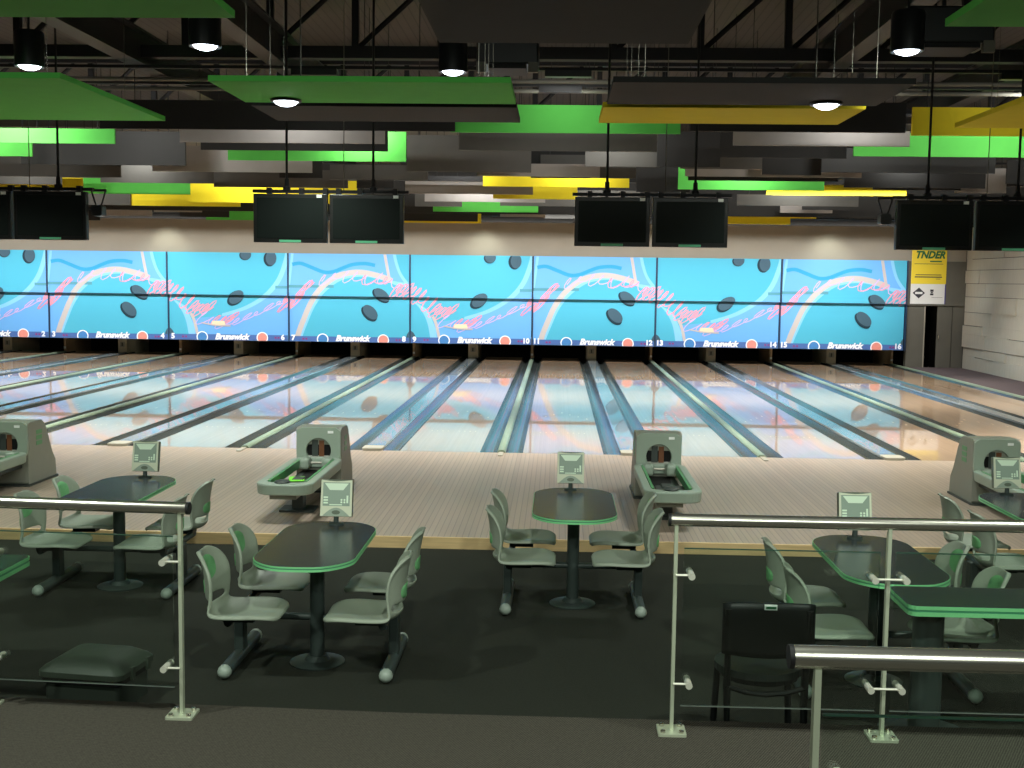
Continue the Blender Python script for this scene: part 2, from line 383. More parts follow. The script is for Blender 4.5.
for n in range(-10, 7):
    wdt = HW[n % 2]
    left, right = n+10, n+11
    if n == -10: lab = 'narrow pale divider at the outer edge of lane 1'
    elif n == 6: lab = 'narrow pale green divider at the right edge of lane 16, beside the side carpet'
    elif n % 2: lab = 'wide flat grey ball track divider running between lanes %s and %s' % (W[left], W[right])
    else: lab = 'narrow pale green divider with gutters between lanes %s and %s' % (W[left], W[right])
    t = empty('lane_divider', (cx(n), 0, 0)); tag(t, lab, 'lane divider', 'lane dividers and gutters')
    for sd in (-1, 1):
        if n == -10 and sd < 0 or n == 6 and sd > 0: continue
        prof = [(wdt+G*k/8, -.005-.085*math.sin(PI*k/8)) for k in range(9)]
        poly = [(sd*p[0], p[1]) for p in prof] + [(sd*(wdt+G), -.13), (sd*wdt, -.13)]
        MB().prism(m_gutter, poly, .002, LEN, 'y').obj('gutter', t, smooth=40)
    if n % 2: poly = [(-wdt, -.13), (wdt, -.13), (wdt, .008), (wdt-.02, .022), (-wdt+.02, .022), (-wdt, .008)]
    else: poly = [(-wdt, -.13), (wdt, -.13), (wdt, .01), (wdt-.02, .03), (0, .036), (-wdt+.02, .03), (-wdt, .01)]
    MB().prism(m_capw if n % 2 else m_cap, poly, .002, LEN-.6, 'y').obj('divider_cap', t)
    if n % 2: MB().prism(m_ivory, rrect(-wdt, wdt, -.06, .24, .05), .0, .034).obj('track_end_plate', t)
    else: MB().prism(m_ivory, rrect(-wdt*.6, wdt*.6, -.32, .06, .02), .0, .012).obj('divider_end_plate', t)
    # kickback above the divider end
    kb = MB().box(m_kick if n % 2 else m_kick2, -wdt if n % 2 else -.035, wdt if n % 2 else .035, LEN-.6, 20.4, -.1, .62).obj('kickback', t)
    if n % 2:
        MB().box(m_ivory, -.07, .07, LEN-.63, LEN-.6, .18, .32).obj('kickback_plate', kb)
        MB().box(m_wall_d, -.02, .02, LEN-.635, LEN-.63, .20, .30).obj('kickback_slot', kb)
    else: MB().box(m_white, -.03, .03, LEN-.62, LEN-.6, .10, .16).obj('sensor', kb)

# ------------------------------------------------------------------ masking panels
ZT, ZM, ZB = 2.94, 1.745, .47
YU, YL = 17.40, 17.50
H = ZT-ZB
def px(u): return u*2*P           # 0..1 across one unit
def pzA(v): return ZT - (v-80)/(715-80)*H
def pzB(v): return ZT - (v-65)/(720-65)*H
def clip(poly, lo, hi, ax):
    # clip polygon to lo<=p[ax]<=hi
    for sgn, lim in ((1, lo), (-1, hi)):
        out = []
        for i in range(len(poly)):
            p, q = poly[i], poly[(i+1) % len(poly)]
            dp, dq = sgn*(p[ax]-lim), sgn*(q[ax]-lim)
            if dp >= 0: out.append(p)
            if dp*dq < 0:
                t = dp/(dp-dq); out.append(tuple(p[k]+(q[k]-p[k])*t for k in range(2)))
        poly = out
        if len(poly) < 3: return []
    return poly
class Art:
    """flat print on one unit: every shape is cut to the unit and to its upper or lower board"""
    def __init__(s): s.up = MB(); s.lo = MB(); s.k = 0
    def poly(s, m, pts):
        s.k += 1
        for mbx, y, z0, z1 in ((s.up, YU-.003-.0006*s.k, ZM+.012, ZT-.006), (s.lo, YL-.003-.0006*s.k, ZB+.004, ZM-.012)):
            p = clip(pts, .012, 2*P-.012, 0)
            if p: p = clip(p, z0, z1, 1)
            if p: mbx.flat(m, p, y)
    def ribbon(s, m, pts, wd, step=0.0):
        ps = [Vector(p) for p in pts]
        ps = [p for i, p in enumerate(ps) if i == 0 or (p-ps[i-1]).length > 1e-5]
        L = []; R_ = []
        for i, p in enumerate(ps):
            d = (ps[min(i+1, len(ps)-1)]-ps[max(i-1, 0)])
            d = d.normalized() if d.length > 1e-6 else Vector((1, 0))
            nn = Vector((-d.y, d.x))*wd/2; L.append(tuple(p+nn)); R_.append(tuple(p-nn))
        s.k += 1
        for i in range(len(ps)-1):
            s.k -= 1
            s.poly(m, [L[i], R_[i], R_[i+1], L[i+1]])
            s.k += step
def catmull(pts, n=6):
    out = []
    P_ = [pts[0]]+list(pts)+[pts[-1]]
    for i in range(1, len(P_)-2):
        p0, p1, p2, p3 = (Vector(P_[i+k]) for k in (-1, 0, 1, 2))
        for k in range(n):
            t = k/n
            out.append(tuple(.5*((2*p1)+(p2-p0)*t+(2*p0-5*p1+4*p2-p3)*t*t+(3*p1-p0-3*p2+p3)*t**3)))
    out.append(tuple(pts[-1])); return out
def ell(cxx, cz, a, b, rot=0, n=22):
    c, s_ = math.cos(rot), math.sin(rot)
    return [(cxx+c*a*math.cos(2*PI*i/n)-s_*b*math.sin(2*PI*i/n), cz+s_*a*math.cos(2*PI*i/n)+c*b*math.sin(2*PI*i/n)) for i in range(n)]
def scribble(art, m, path, amp, loops, wd, lean=.5):
    pts = catmull(path, 12); L = len(pts); out = []
    loops = max(3, int(loops*.8)); N = loops*9
    for i in range(N+1):
        f = i/N*(L-1); k = min(int(f), L-2); t = f-k
        x = pts[k][0]+(pts[k+1][0]-pts[k][0])*t; z = pts[k][1]+(pts[k+1][1]-pts[k][1])*t
        ph = 2*PI*i/9; a = amp*(.8+.35*math.sin(i*.31))
        out.append((x+a*lean*math.sin(ph)+.075*math.cos(ph), z+a*math.sin(ph)))
    art.ribbon(m, out, wd*.92, .06)
def art_common(ar, pz, left, right):
    ar.poly(A_bd, [(0, pz(676)), (2*P, pz(676)), (2*P, ZB-.1), (0, ZB-.1)])
    ar.poly(A_wh, ell(px(.285), pz(697), .165, .165)); ar.poly(A_ri, ell(px(.285), pz(697), .135, .135))
    ar.poly(A_wh, ell(px(.785), pz(697), .165, .165)); ar.poly(A_sa, ell(px(.785), pz(697), .135, .135))
    for u in (.125, .15, .895, .92): ar.poly(A_mr, ell(px(u), pz(695), .035, .03))
    return ar
def art_A():
    ar = Art(); pz = pzA; q = lambda u, v: (px(u), pz(v))
    ar.poly(A_bl, [(0, 0), (2*P, 0), (2*P, 4), (0, 4)])
    arc = catmull([q(.06, 730), q(.09, 640), q(.125, 560), q(.19, 430), q(.28, 325), q(.40, 245), q(.52, 215), q(.62, 212), q(.72, 228), q(.80, 248), q(.855, 268)], 6)
    inner = [(p[0]+.10, p[1]-.12) for p in arc]
    ar.poly(A_lb, arc+[q(1.1, 300), q(1.1, 740), q(.06, 740)])
    ar.poly(A_cy, inner+[q(1.1, 330), q(1.1, 745), q(.1, 745)])
    ar.poly(A_lb, catmull([q(.86, 60), q(.88, 140), q(.92, 230), q(1.0, 330)])+[q(1.1, 300), q(1.1, 60)])
    ar.poly(A_cy, catmull([q(.885, 60), q(.905, 140), q(.94, 220), q(1.02, 310)])+[q(1.1, 300), q(1.1, 60)])
    ar.ribbon(A_lb, catmull([q(0, 380), q(.02, 250), q(.045, 60)]), .07)
    ar.ribbon(A_tl, catmull([q(.04, 160), q(.11, 152), q(.20, 180), q(.30, 212), q(.38, 208), q(.46, 180), q(.54, 155), q(.64, 148), q(.72, 160)]), .10)
    ar.ribbon(A_gs, [q(-.1, 318), q(.38, 314)], .08)
    ar.ribbon(A_tan, arc, .15)
    ar.ribbon(A_tan, catmull([q(.795, 60), q(.81, 130), q(.835, 250)]), .08)
    scribble(ar, A_pk, [q(-.03, 470), q(.06, 430), q(.12, 350), q(.20, 285)], .22, 9, .035, .9)
    scribble(ar, A_li, [q(.26, 280), q(.36, 250), q(.48, 235), q(.56, 250), q(.68, 255), q(.80, 265), q(.92, 290)], .17, 9, .028, .8)
    scribble(ar, A_pk, [q(.88, 340), q(.95, 330), q(1.0, 350)], .20, 7, .035, .8)
    scribble(ar, A_pk, [q(.60, 255), q(.74, 275), q(.84, 255)], .12, 4, .025, .8)
    ar.poly(A_ovd, ell(*q(.765, 378), .27, .15, -.65)); ar.poly(A_ov, ell(*q(.775, 370), .25, .14, -.65))
    ar.poly(A_ovd, ell(*q(.668, 508), .27, .16, -.75)); ar.poly(A_ov, ell(*q(.678, 496), .25, .15, -.75))
    ar.poly(A_ov, ell(*q(1.03, 690), .20, .28))
    return art_common(ar, pz, 0, 0)
def art_B():
    ar = Art(); pz = pzB; q = lambda u, v: (px(u), pz(v))
    ar.poly(A_cy, [(0, 0), (2*P, 0), (2*P, 4), (0, 4)])
    cv = catmull([q(.99, 40), q(.965, 130), q(.92, 240), q(.85, 330), q(.76, 400), q(.62, 470), q(.45, 520)], 6)
    ar.poly(A_lb, cv+[q(.42, 740), q(1.1, 740), q(1.1, 40)])
    cv2 = [(p[0]+.12, p[1]-.06) for p in cv]
    ar.poly(A_bl, cv2+[q(.2, 560), q(.16, 740), q(1.1, 740), q(1.1, 40)])
    ar.poly(A_lb, catmull([q(.02, 400), q(.10, 480), q(.15, 580), q(.18, 740)])+[q(.23, 740), q(.22, 620), q(.15, 470)])
    ar.ribbon(A_gs, [q(.90, 318), q(1.1, 318)], .08)
    ar.ribbon(A_tan, catmull([q(.19, 520), q(.22, 580), q(.245, 680)]), .08)
    scribble(ar, A_pk, [q(-.02, 330), q(.05, 350), q(.12, 400), q(.20, 460)], .22, 8, .034, .8)
    scribble(ar, A_pk, [q(.20, 470), q(.28, 490), q(.36, 470)], .18, 8, .03, 1.0)
    scribble(ar, A_li, [q(.26, 540), q(.36, 580), q(.48, 590), q(.58, 570), q(.70, 530), q(.84, 470), q(.96, 420)], .15, 12, .026, 1.3)
    scribble(ar, A_pk, [q(.38, 570), q(.50, 560), q(.56, 530)], .14, 5, .03, 1.2)
    scribble(ar, A_pk, [q(.96, 470), q(1.0, 400), q(1.05, 330)], .2, 5, .03, .9)
    ar.poly(A_cr, [q(.37, 575), q(.47, 575), q(.48, 605), q(.36, 605)])
    ar.ribbon(A_tan, catmull([q(.28, 590), q(.40, 608), q(.52, 612)]), .035)
    ar.poly(A_ovd, ell(*q(.652, 85), .16, .14)); ar.poly(A_ov, ell(*q(.66, 80), .15, .14))
    ar.poly(A_ovd, ell(*q(.855, 110), .17, .21)); ar.poly(A_ov, ell(*q(.868, 104), .15, .20))
    ar.poly(A_ovd, ell(*q(.565, 402), .28, .17, .65)); ar.poly(A_ov, ell(*q(.575, 395), .25, .155, .65))
    ar.poly(A_ov, ell(*q(-.02, 690), .25, .26))
    return art_common(ar, pz, 0, 0)
def make_unit(kind, lanes, x0):
    t = empty('masking_panel', (x0, 0, 0))
    u = MB().box(A_cy if kind == 'B' else A_bl, .008, 2*P-.008, YU, YU+.03, ZM+.008, ZT).obj('upper_board', t)
    lo = MB().box(A_cy, .008, 2*P-.008, YL, YL+.03, ZB, ZM-.008).obj('lower_board', t)
    MB().box(A_navy, .004, 2*P-.004, YU+.005, YL+.05, ZM-.008, ZM+.008).obj('shelf_edge', t)
    MB().box(A_navy, 0, .04, YU-.04, YU+.04, ZM, ZT).obj('side_trim', u)
    MB().box(A_navy, 0, .04, YL-.04, YL+.04, ZB, ZM).obj('side_trim', lo)
    ar = art_A() if kind == 'A' else art_B()
    ar.up.obj('artwork', u); ar.lo.obj('artwork', lo)
    yk = YL-.003-.0006*(ar.k+3)
    text_obj('lettering', 'Brunswick', .225, A_wh, lo, (px(.53), yk, ZB+.10), shear=.3, bold=.012, sx=1.0)
    text_obj('lane_number', str(lanes[0]), .2, A_wh, lo, (px(.042), yk, ZB+.10), bold=.010)
    text_obj('lane_number', str(lanes[1]), .2, A_wh, lo, (px(.955), yk, ZB+.10), bold=.010)
    return t
for i in range(8):
    n = -10+2*i; kind = 'B' if i % 2 == 0 else 'A'
    lanes = (2*i+1, 2*i+2)
    # units with the tan arc (A) sit over lanes 3-4, 7-8, 11-12, 15-16
    t = make_unit(kind, lanes, cx(n))
    tag(t, ('sky blue masking panel with a tan arc over lanes %s and %s' if kind == 'A' else 'cyan masking panel with dark ovals along its top over lanes %s and %s') % (W[lanes[0]], W[lanes[1]]),
        'masking panel', 'masking panels above the pins')
e = MB().box(A_navy, 10.30, 10.325, YU, YL+.05, ZB, ZT).obj('trim_2'); tag(e, kind='structure')

# poster beside the masks
t = empty('poster', (10.915, 17.54, 2.5))
tag(t, 'tall yellow and white poster on the grey wall right of the last mask', 'poster')
sh = MB().box(P_w, -.475, .475, -.012, 0, -.74, .76).obj('sheet', t)
a = MB(); a.box(P_y, -.475, .475, -.014, -.011, -.19, .76); a.obj('yellow_field', t)
MB().box(P_b, .455, .48, -.016, -.011, -.74, -.19).obj('blue_edge', t)
text_obj('headline', 'TNDER', .27, P_g, t, (.01, -.018, .60), shear=.3, bold=.012, sx=.92)
bb = MB()
for zz, x0_, x1_, hh in ((.36, -.40, .38, .014), (.06, -.36, .34, .022), (.0, -.38, .36, .03), (-.05, .2, .32, .014), (-.56, .1, .4, .008)):
    bb.box(P_k if zz > -.5 else m_wall_gap, x0_, x1_, -.0165, -.014, zz-hh/2, zz+hh/2)
bb.box(P_g, .02, .34, -.0165, -.014, .41, .445)
o = bb.obj('small_print', t); o['kind'] = 'stuff'
dm = MB(); dm.flat(P_k, [(-.42, -.44), (-.25, -.29), (-.08, -.44), (-.25, -.59)], -.016)
dm.flat(P_w, [(-.35, -.41), (-.15, -.41), (-.15, -.47), (-.35, -.47)], -.018)
dm.obj('diamond_emblem', t)
dm = MB(); dm.box(P_k, .06, .15, -.0165, -.012, -.40, -.34); dm.box(P_k, .075, .135, -.0165, -.012, -.44, -.41); dm.box(P_k, .06, .15, -.0165, -.012, -.50, -.45)
dm.obj('small_emblem', t)

# ================================================================== CEILING BOARDS over the lanes: x0, x1, y, bottom z, height, tone
BOARDS = [(2.48, 5.38, 0.96, 4.332, 0.4, 'c'), (-5.75, -0.75, 1.13, 4.324, 0.4, 'c'), (5.52, 7.52, 1.15, 4.323, 0.38, 'y'), (-0.82, 2.37, 1.18, 4.321, 0.38, 'g'), (3.23, 5.77, 2.09, 4.276, 0.22, 'l'), (-4.97, -1.89, 2.23, 4.269, 0.22, 'l'), (-8.74, -6.03, 2.43, 4.258, 0.22, 'g'), (-0.83, 2.18, 2.75, 4.242, 0.34, 'm'), (-4.87, -1.95, 2.94, 4.233, 0.4, 'c'), (5.19, 8.3, 2.99, 4.231, 0.35, 'g'), (3.2, 5.14, 3.23, 4.218, 0.4, 'c'), (-9.46, -7.92, 3.78, 4.191, 0.4, 'g'), (-4.74, -1.8, 3.99, 4.181, 0.48, 'g'), (2.31, 3.34, 4.28, 4.166, 0.57, 'c'), (1.13, 2.36, 4.29, 4.166, 0.43, 'm'), (2.71, 4.06, 4.47, 4.157, 0.31, 'm'), (-8.51, -5.66, 4.67, 4.147, 0.57, 'c'), (5.09, 7.96, 4.73, 4.144, 0.4, 'c'), (-1.93, 0.22, 5.1, 4.125, 0.62, 'm'), (4.17, 5.17, 5.1, 4.126, 0.4, 'c'), (2.89, 5.92, 5.36, 4.112, 0.29, 'l'), (-6.48, -3.64, 5.38, 4.111, 0.45, 'l'), (-0.75, 1.42, 5.58, 4.101, 0.22, 'l'), (0.37, 2.06, 5.71, 4.095, 0.4, 'm'), (0.2, 1.25, 5.74, 4.093, 0.56, 'c'), (3.0, 5.64, 5.88, 4.086, 0.4, 'c'), (8.6, 9.28, 5.94, 4.083, 0.42, 'c'), (-4.38, -3.6, 6.07, 4.076, 0.4, 'c'), (-10.77, -7.37, 6.23, 4.068, 0.45, 'm'), (-3.49, -1.69, 6.24, 4.068, 0.27, 'm'), (5.93, 8.48, 6.63, 4.049, 0.42, 'c'), (6.53, 8.13, 6.9, 4.035, 0.4, 'c'), (-8.04, -5.86, 6.98, 4.031, 0.34, 'm'), (-0.73, 2.02, 6.99, 4.031, 0.24, 'y'), (2.95, 5.68, 7.14, 4.023, 0.41, 'g'), (8.15, 9.09, 7.25, 4.018, 0.46, 'l'), (-11.38, -8.96, 7.37, 4.012, 0.31, 'm'), (-6.0, -3.38, 7.47, 4.006, 0.34, 'm'), (-3.21, -2.49, 7.48, 4.006, 0.4, 'c'), (2.19, 3.22, 7.57, 4.001, 0.46, 'c'), (4.73, 7.41, 7.84, 3.988, 0.3, 'y'), (-11.75, -8.83, 8.06, 3.977, 0.33, 'y'), (-2.36, 0.19, 8.2, 3.97, 0.28, 'l'), (-9.12, -6.88, 8.77, 3.942, 0.37, 'g'), (-0.64, 1.08, 8.92, 3.934, 0.34, 'y'), (-2.12, 0.42, 9.54, 3.903, 0.29, 'l'), (4.44, 6.96, 9.67, 3.896, 0.23, 'm'), (-7.32, -3.66, 10.14, 3.873, 0.49, 'y'), (-0.56, 2.45, 10.21, 3.869, 0.35, 'm'), (5.94, 6.96, 10.37, 3.862, 0.4, 'c'), (-2.44, -1.41, 10.48, 3.856, 0.36, 'm'), (-10.51, -8.9, 10.89, 3.836, 0.29, 'm'), (-8.9, -6.43, 10.92, 3.834, 0.4, 'y'), (5.59, 6.73, 11.0, 3.83, 0.22, 'l'), (-2.15, 0.24, 11.5, 3.805, 0.29, 'g'), (-17.0, 11.8, 11.6, 3.772, 1.1, 'c'), (-7.58, -6.46, 11.89, 3.786, 0.4, 'c'), (7.35, 10.41, 12.0, 3.78, 0.36, 'm'), (3.97, 6.63, 12.16, 3.772, 0.23, 'y'), (-8.83, -7.69, 12.22, 3.769, 0.28, 'l'), (-0.67, 0.39, 12.51, 3.755, 0.22, 'l'), (0.38, 2.63, 12.79, 3.741, 0.4, 'c'), (-10.54, -9.25, 13.29, 3.715, 0.24, 'l'), (-8.57, -7.35, 13.33, 3.714, 0.4, 'c'), (3.9, 6.32, 13.59, 3.7, 0.29, 'y'), (-3.95, -1.28, 13.71, 3.694, 0.4, 'c'), (-17.0, 11.8, 13.85, 3.687, 1.1, 'c'), (-8.12, -6.71, 13.99, 3.68, 0.22, 'g'), (-3.16, -1.23, 14.17, 3.672, 0.27, 'y'), (-14.65, -11.0, 14.45, 3.657, 0.4, 'c')]
BOARDS = [b if not (b[1]-b[0] > 25 and b[2] > 13) else (-17.0, 11.8, 15.4, 3.765, 1.1, 'c') for b in BOARDS]
NAMES = {'g': 'bright green', 'y': 'yellow', 'l': 'light grey', 'm': 'mid grey', 'c': 'charcoal'}
BOARDS = [list(b) for b in BOARDS]; BOARDS.sort(key=lambda b: b[2])
for i, b_ in enumerate(BOARDS):
    for c_ in BOARDS[:i]:
        if c_[0] < b_[1]+.02 and b_[0] < c_[1]+.02 and abs(b_[2]-c_[2]) < .06: b_[2] = c_[2]+.06
def col_of(bd):
    xm = (bd[0]+bd[1])/2; ym = bd[2]
    xp = .709 + (xm-.709)*(17.4+15.4)/(ym+15.4)
    i = max(0, min(7, int(math.floor((xp-cx(-10))/(2*P)))))
    return i
cols = {}
for k, bd in enumerate(BOARDS):
    if bd[1]-bd[0] < 25: cols.setdefault((col_of(bd), bd[5]), []).append((-bd[2], k))
rank = {}
for key, l in cols.items():
    for r, (_, k) in enumerate(sorted(l)): rank[k] = (r, len(l), key)
wide_seen = 0
for k, (x0, x1, y, zb, h, tone) in enumerate(BOARDS):
    t = empty('hanging_board', ((x0+x1)/2, y, zb)); hw = (x1-x0)/2
    if k in rank:
        r, cnt, key = rank[k]; a = 2*key[0]+1
        size = 'long' if x1-x0 > 2.2 else 'short'
        where = 'over lanes %s and %s' % (W[a], W[a+1])
        if cnt == 1: lab = '%s %s hanging board, sole one of its colour %s' % (size, NAMES[tone], where)
        else: lab = '%s %s hanging board, %s of its colour from below, %s' % (size, NAMES[tone], ORD[r] if r else 'first', where)
    else:
        wide_seen += 1
        lab = ['full-width charcoal ceiling board crossing the hall in front of the last short boards', 'rearmost full-width charcoal ceiling board closing the ceiling above the masks'][wide_seen-1]  # invented dark boards that hide the lamps and close gaps
    tag(t, lab, 'ceiling board', 'hanging ceiling boards over the lanes')
    MB().box(TONE[tone], -hw, hw, -.02, .02, 0, h).obj('board', t)
    for sx in (-1, 1):
        hx = sx*hw*.8
        for g_ in (-4.95, -3.05, 4.3, 6.9):
            if abs((x0+x1)/2+hx-g_) < .2: hx -= sx*.35
        MB().tube(m_steel_d, [(hx, .0, h), (hx, .0, 6.4-zb)], .006, 5).obj('hanger', t)

# ------------------------------------------------------------------ flat cloud panels over the seating
CLOUDS = [(-3.70, -1.27, -9.35, -8.19, 'g', 'large green flat ceiling panel cut off at the top left corner'),
 (-5.75, -3.29, -5.98, -3.45, 'g', 'large green flat ceiling panel hanging above the leftmost monitors'),
 (-2.12, .31, -5.90, -4.76, 'g', 'wide green flat ceiling panel with a bright front edge, left of centre'),
 (-2.12, .31, -4.56, -3.53, 'c', 'charcoal flat ceiling panel just behind the wide green one, left of centre'),
 (-.10, 1.54, -9.6, -7.48, 'c', 'dark flat ceiling panel at the top middle, closest to the camera'),
 (1.12, 3.47, -5.97, -4.81, 'c', 'dark grey flat ceiling panel just in front of the yellow one, right of centre'),
 (1.09, 3.43, -4.63, -3.56, 'y', 'mustard yellow flat ceiling panel right of centre'),
 (3.02, 5.45, -9.3, -8.05, 'g', 'green flat ceiling panel cut off at the top right corner'),
 (4.62, 7.05, -5.95, -3.40, 'y', 'dark yellow flat ceiling panel cut off at the right edge')]
for x0, x1, y0, y1, tone, lab in CLOUDS:
    t = empty('cloud_panel', ((x0+x1)/2, (y0+y1)/2, 3.84)); tag(t, lab, 'ceiling panel', 'flat ceiling panels over the seating')
    a, b = (x1-x0)/2, (y1-y0)/2
    MB().box(TONE[tone], -a, a, -b, b, 0, .045).obj('panel', t)
    for sx in (-.78, .78):
        for sy in (-.7, .7):
            hg = MB().tube(m_steel, [(sx*a, sy*b, .045), (sx*a, sy*b, 1.2 if min(abs((x0+x1)/2+sx*a-g) for g in (-4.95, -3.05, 4.3, 6.9)) < .2 else 2.55)], .0025, 5).obj('cable', t)
            MB().lathe(m_steel, [(0, .045), (.014, .045), (.014, .09), (0, .1)], 8, Matrix.Translation((sx*a, sy*b, 0))).obj('cable_grip', hg)

# ------------------------------------------------------------------ roof steel
def beam(x, lab):
    t = empty('steel_girder', (x, 0, 5.1)); tag(t, lab, 'roof beam', 'black roof beams running towards the masks')
    MB().box(m_steel_d, -.012, .012, -12, 17.5, 0, .40).obj('web', t)
    MB().box(m_steel_d, -.12, .12, -12, 17.5, -.025, 0).obj('bottom_flange', t)
    MB().box(m_steel_d, -.12, .12, -12, 17.5, .40, .425).obj('top_flange', t)
beam(-4.95, 'black roof beam receding above the large green panel on the left'); beam(-3.05, 'black roof beam receding past the left end of the wide green panel')
beam(4.3, 'black roof beam receding above the yellow panel right of centre'); beam(6.9, 'black roof beam receding behind the dark yellow panel on the right')
def truss(y, z0, z1, lab):
    t = empty('roof_truss', (0, y, z0)); tag(t, lab, 'roof truss', 'black roof trusses crossing the hall')
    h = z1-z0
    MB().box(m_steel_d, -18.5, 11.95, -.09, .09, 0, .16).obj('bottom_chord', t)
    MB().box(m_steel_d, -18.5, 11.95, -.09, .09, h-.12, h).obj('top_chord', t)
    me = None; me2 = None; n = 0; x = -17.0
    while x < 11:
        if me is None:
            me = MB().box(m_steel_d, -.045, .045, -.045, .045, .15, h-.1).mesh('web_post')
            me2 = MB().tube(m_steel_d, [(.05, 0, .16), (.85, 0, h-.12)], .04, 6).mesh('web_diagonal')
        for nm, m_ in (('web_post', me), ('web_diagonal', me2)):
            o = bpy.data.objects.new(nm, m_); C.objects.link(o); o.parent = t; o.location = (x, 0, 0)
        x += 1.15
truss(-4.2, 5.35, 6.1, 'nearest black roof truss crossing above the ceiling panels')
truss(.6, 5.2, 6.2, 'second black roof truss crossing above the hanging monitors')
truss(6.0, 5.2, 6.2, 'far black roof truss crossing above the lanes')
for i, (y, z) in enumerate(((1.25, 5.03), (1.7, 4.97))):
    o = MB().tube(m_wall_d, [(-18.4, y, z), (11.9, y, z)], .03, 8).obj('pipe', smooth=60)
    tag(o, ['grey overhead pipe crossing the hall just under the trusses', 'lower grey overhead pipe, slightly behind its twin'][i], 'pipe')
# black box housings beside the lamps
def housing(x, y, z, w_, lab):
    t = empty('air_unit', (x, y, z)); tag(t, lab, 'air unit')
    MB().box(m_blackp, -w_/2, w_/2, -.25, .25, .10, .42).obj('casing', t, bevel=.02)
    MB().box(m_black, -w_/2+.12, w_/2-.12, -.24, .2, .06, .10).obj('grille', t)
    MB().box(m_wall_d, w_/2-.10, w_/2, -.26, -.2, .02, .12).obj('bracket', t)
    MB().box(m_wall_d, -w_/2, -w_/2+.10, -.26, -.2, .02, .12).obj('bracket', t)
    MB().tube(m_steel_d, [(0, 0, .42), (0, 0, 6.4-z)], .02, 6).obj('hanger', t)
housing(.17, -3.18, 4.33, .62, 'small black air unit hanging beside the middle lamp')
housing(4.12, -4.50, 4.30, .75, 'big black air unit hanging behind the lamp at the top right')

# ------------------------------------------------------------------ can lamps
def can(x, y, z, lab, power, cone=110, hide_parts=False):
    t = empty('can_lamp', (x, y, z)); tag(t, lab, 'ceiling lamp', 'black can lamps')
    MB().lathe(m_blackp, [(0, .34), (.13, .34), (.14, .32), (.14, 0), (.125, 0), (.118, .03), (0, .03)], 24).obj('housing', t, smooth=50)
    MB().lathe(m_lens, [(0, -.030), (.05, -.026), (.09, -.010), (.112, .018), (.112, .026), (0, .026)], 24).obj('lens', t, smooth=60)
    MB().tube(m_steel_d, [(0, 0, .34), (0, 0, 6.4-z)], .012, 6).obj('stem', t)
    lamp('SPOT', 'bulb', (0, 0, -.06), (0, 0, -1), power, (.95, 1, .95), .1, cone=cone, blend=.9, parent=t)
pc = POWER['can']
can(-2.41, -5.0, 4.28, 'black can lamp hanging below the green panel at the top left', pc)
can(-4.45, -3.95, 4.28, 'lit can lamp at the far left above the large green panel', pc)
can(-.34, -3.8, 4.28, 'can lamp hanging beside the small black air unit in the middle', pc)
def downlight(x, y, z, lab, power):
    t = empty('downlight', (x, y, z)); tag(t, lab, 'ceiling lamp', 'round downlights under the flat panels')
    MB().lathe(m_blackp, [(0, -.001), (.135, -.001), (.14, -.01), (.135, -.022), (.115, -.024), (.112, -.012), (0, -.012)], 24).obj('rim', t, smooth=50)
    MB().lathe(m_lens, [(0, -.062), (.05, -.056), (.09, -.038), (.112, -.014), (0, -.013)], 24).obj('lens', t, smooth=60)
    lamp('SPOT', 'bulb', (0, 0, -.09), (0, 0, -1), power, (.95, 1, .95), .1, cone=110, blend=.9, parent=t)
downlight(-1.71, -4.95, 3.839, 'round downlight shining under the far edge of the wide green panel', pc*.8)
downlight(3.0, -4.99, 3.839, 'round downlight shining under the dark grey panel, just above the yellow one', pc*.8)
can(3.68, -4.95, 4.28, 'can lamp at the top right in front of the big black air unit', pc)
# lamps of the same grid outside the frame, added lounge fill lamps, and the ones hidden between the ceiling boards
def far_can(x, y, z, power, lab, cone=120, direction=(0, 0, -1), col=(.92, 1, .88)):
    t = empty('can_lamp', (x, y, z)); tag(t, lab, 'ceiling lamp', 'can lamps out of view')
    MB().lathe(m_blackp, [(0, .3), (.12, .3), (.12, 0), (.105, 0), (.1, .05), (0, .05)], 16).obj('housing', t, smooth=50)
    MB().tube(m_steel_d, [(0, 0, .3), (0, 0, 6.4-z)], .01, 5).obj('stem', t)
    lamp('SPOT', 'bulb', (0, 0, -.02), direction, power, col, .1, cone=cone, blend=.9, parent=t)
pb = POWER['can_back']
for (x, y, l_) in ((-6.5, -2, 'left of the frame near the lanes'), (-6.5, -5, 'left of the frame over the seats'), (7.4, -2, 'right of the frame near the lanes'), (7.2, -5.5, 'right of the frame over the seats'), (-2.4, -1.2, 'hidden behind the wide green panel'), (3.7, -1.2, 'hidden behind the yellow panel')): far_can(x, y, 4.28, pc, 'black can lamp of the seating grid, '+l_)
for (x, y, l_) in ((-3.5, -11.5, 'above the left railing'), (.7, -12.5, 'above the middle gap'), (4.5, -11.5, 'above the right railing'), (-1.5, -16.5, 'behind the camera to the left'), (3.0, -16.5, 'behind the camera to the right')): far_can(x, y, 4.28, pb, 'black can lamp of the lounge, '+l_, 140, (0, .7, -1))  # unseen lounge lamps, added as fill light on the seats from the front
def track(y, z, spots, tilt, power, lab, cone=130):
    t = empty('track_light', (0, y, z)); tag(t, lab, 'track light', 'track lights hidden between the ceiling boards')
    MB().box(m_steel_d, -16, 11, -.03, .03, .10, .14).obj('track', t)
    for x in spots:
        x, mul = x if isinstance(x, tuple) else (x, 1)
        MB().box(m_blackp, x-.3, x+.3, -.06, .06, .02, .10).obj('lamp_head', t)
        lamp('AREA', 'tube', (x, .02, .0), (0, math.cos(tilt), -math.sin(tilt)), power*mul, (1, 1, .96), .6, .08, parent=t)
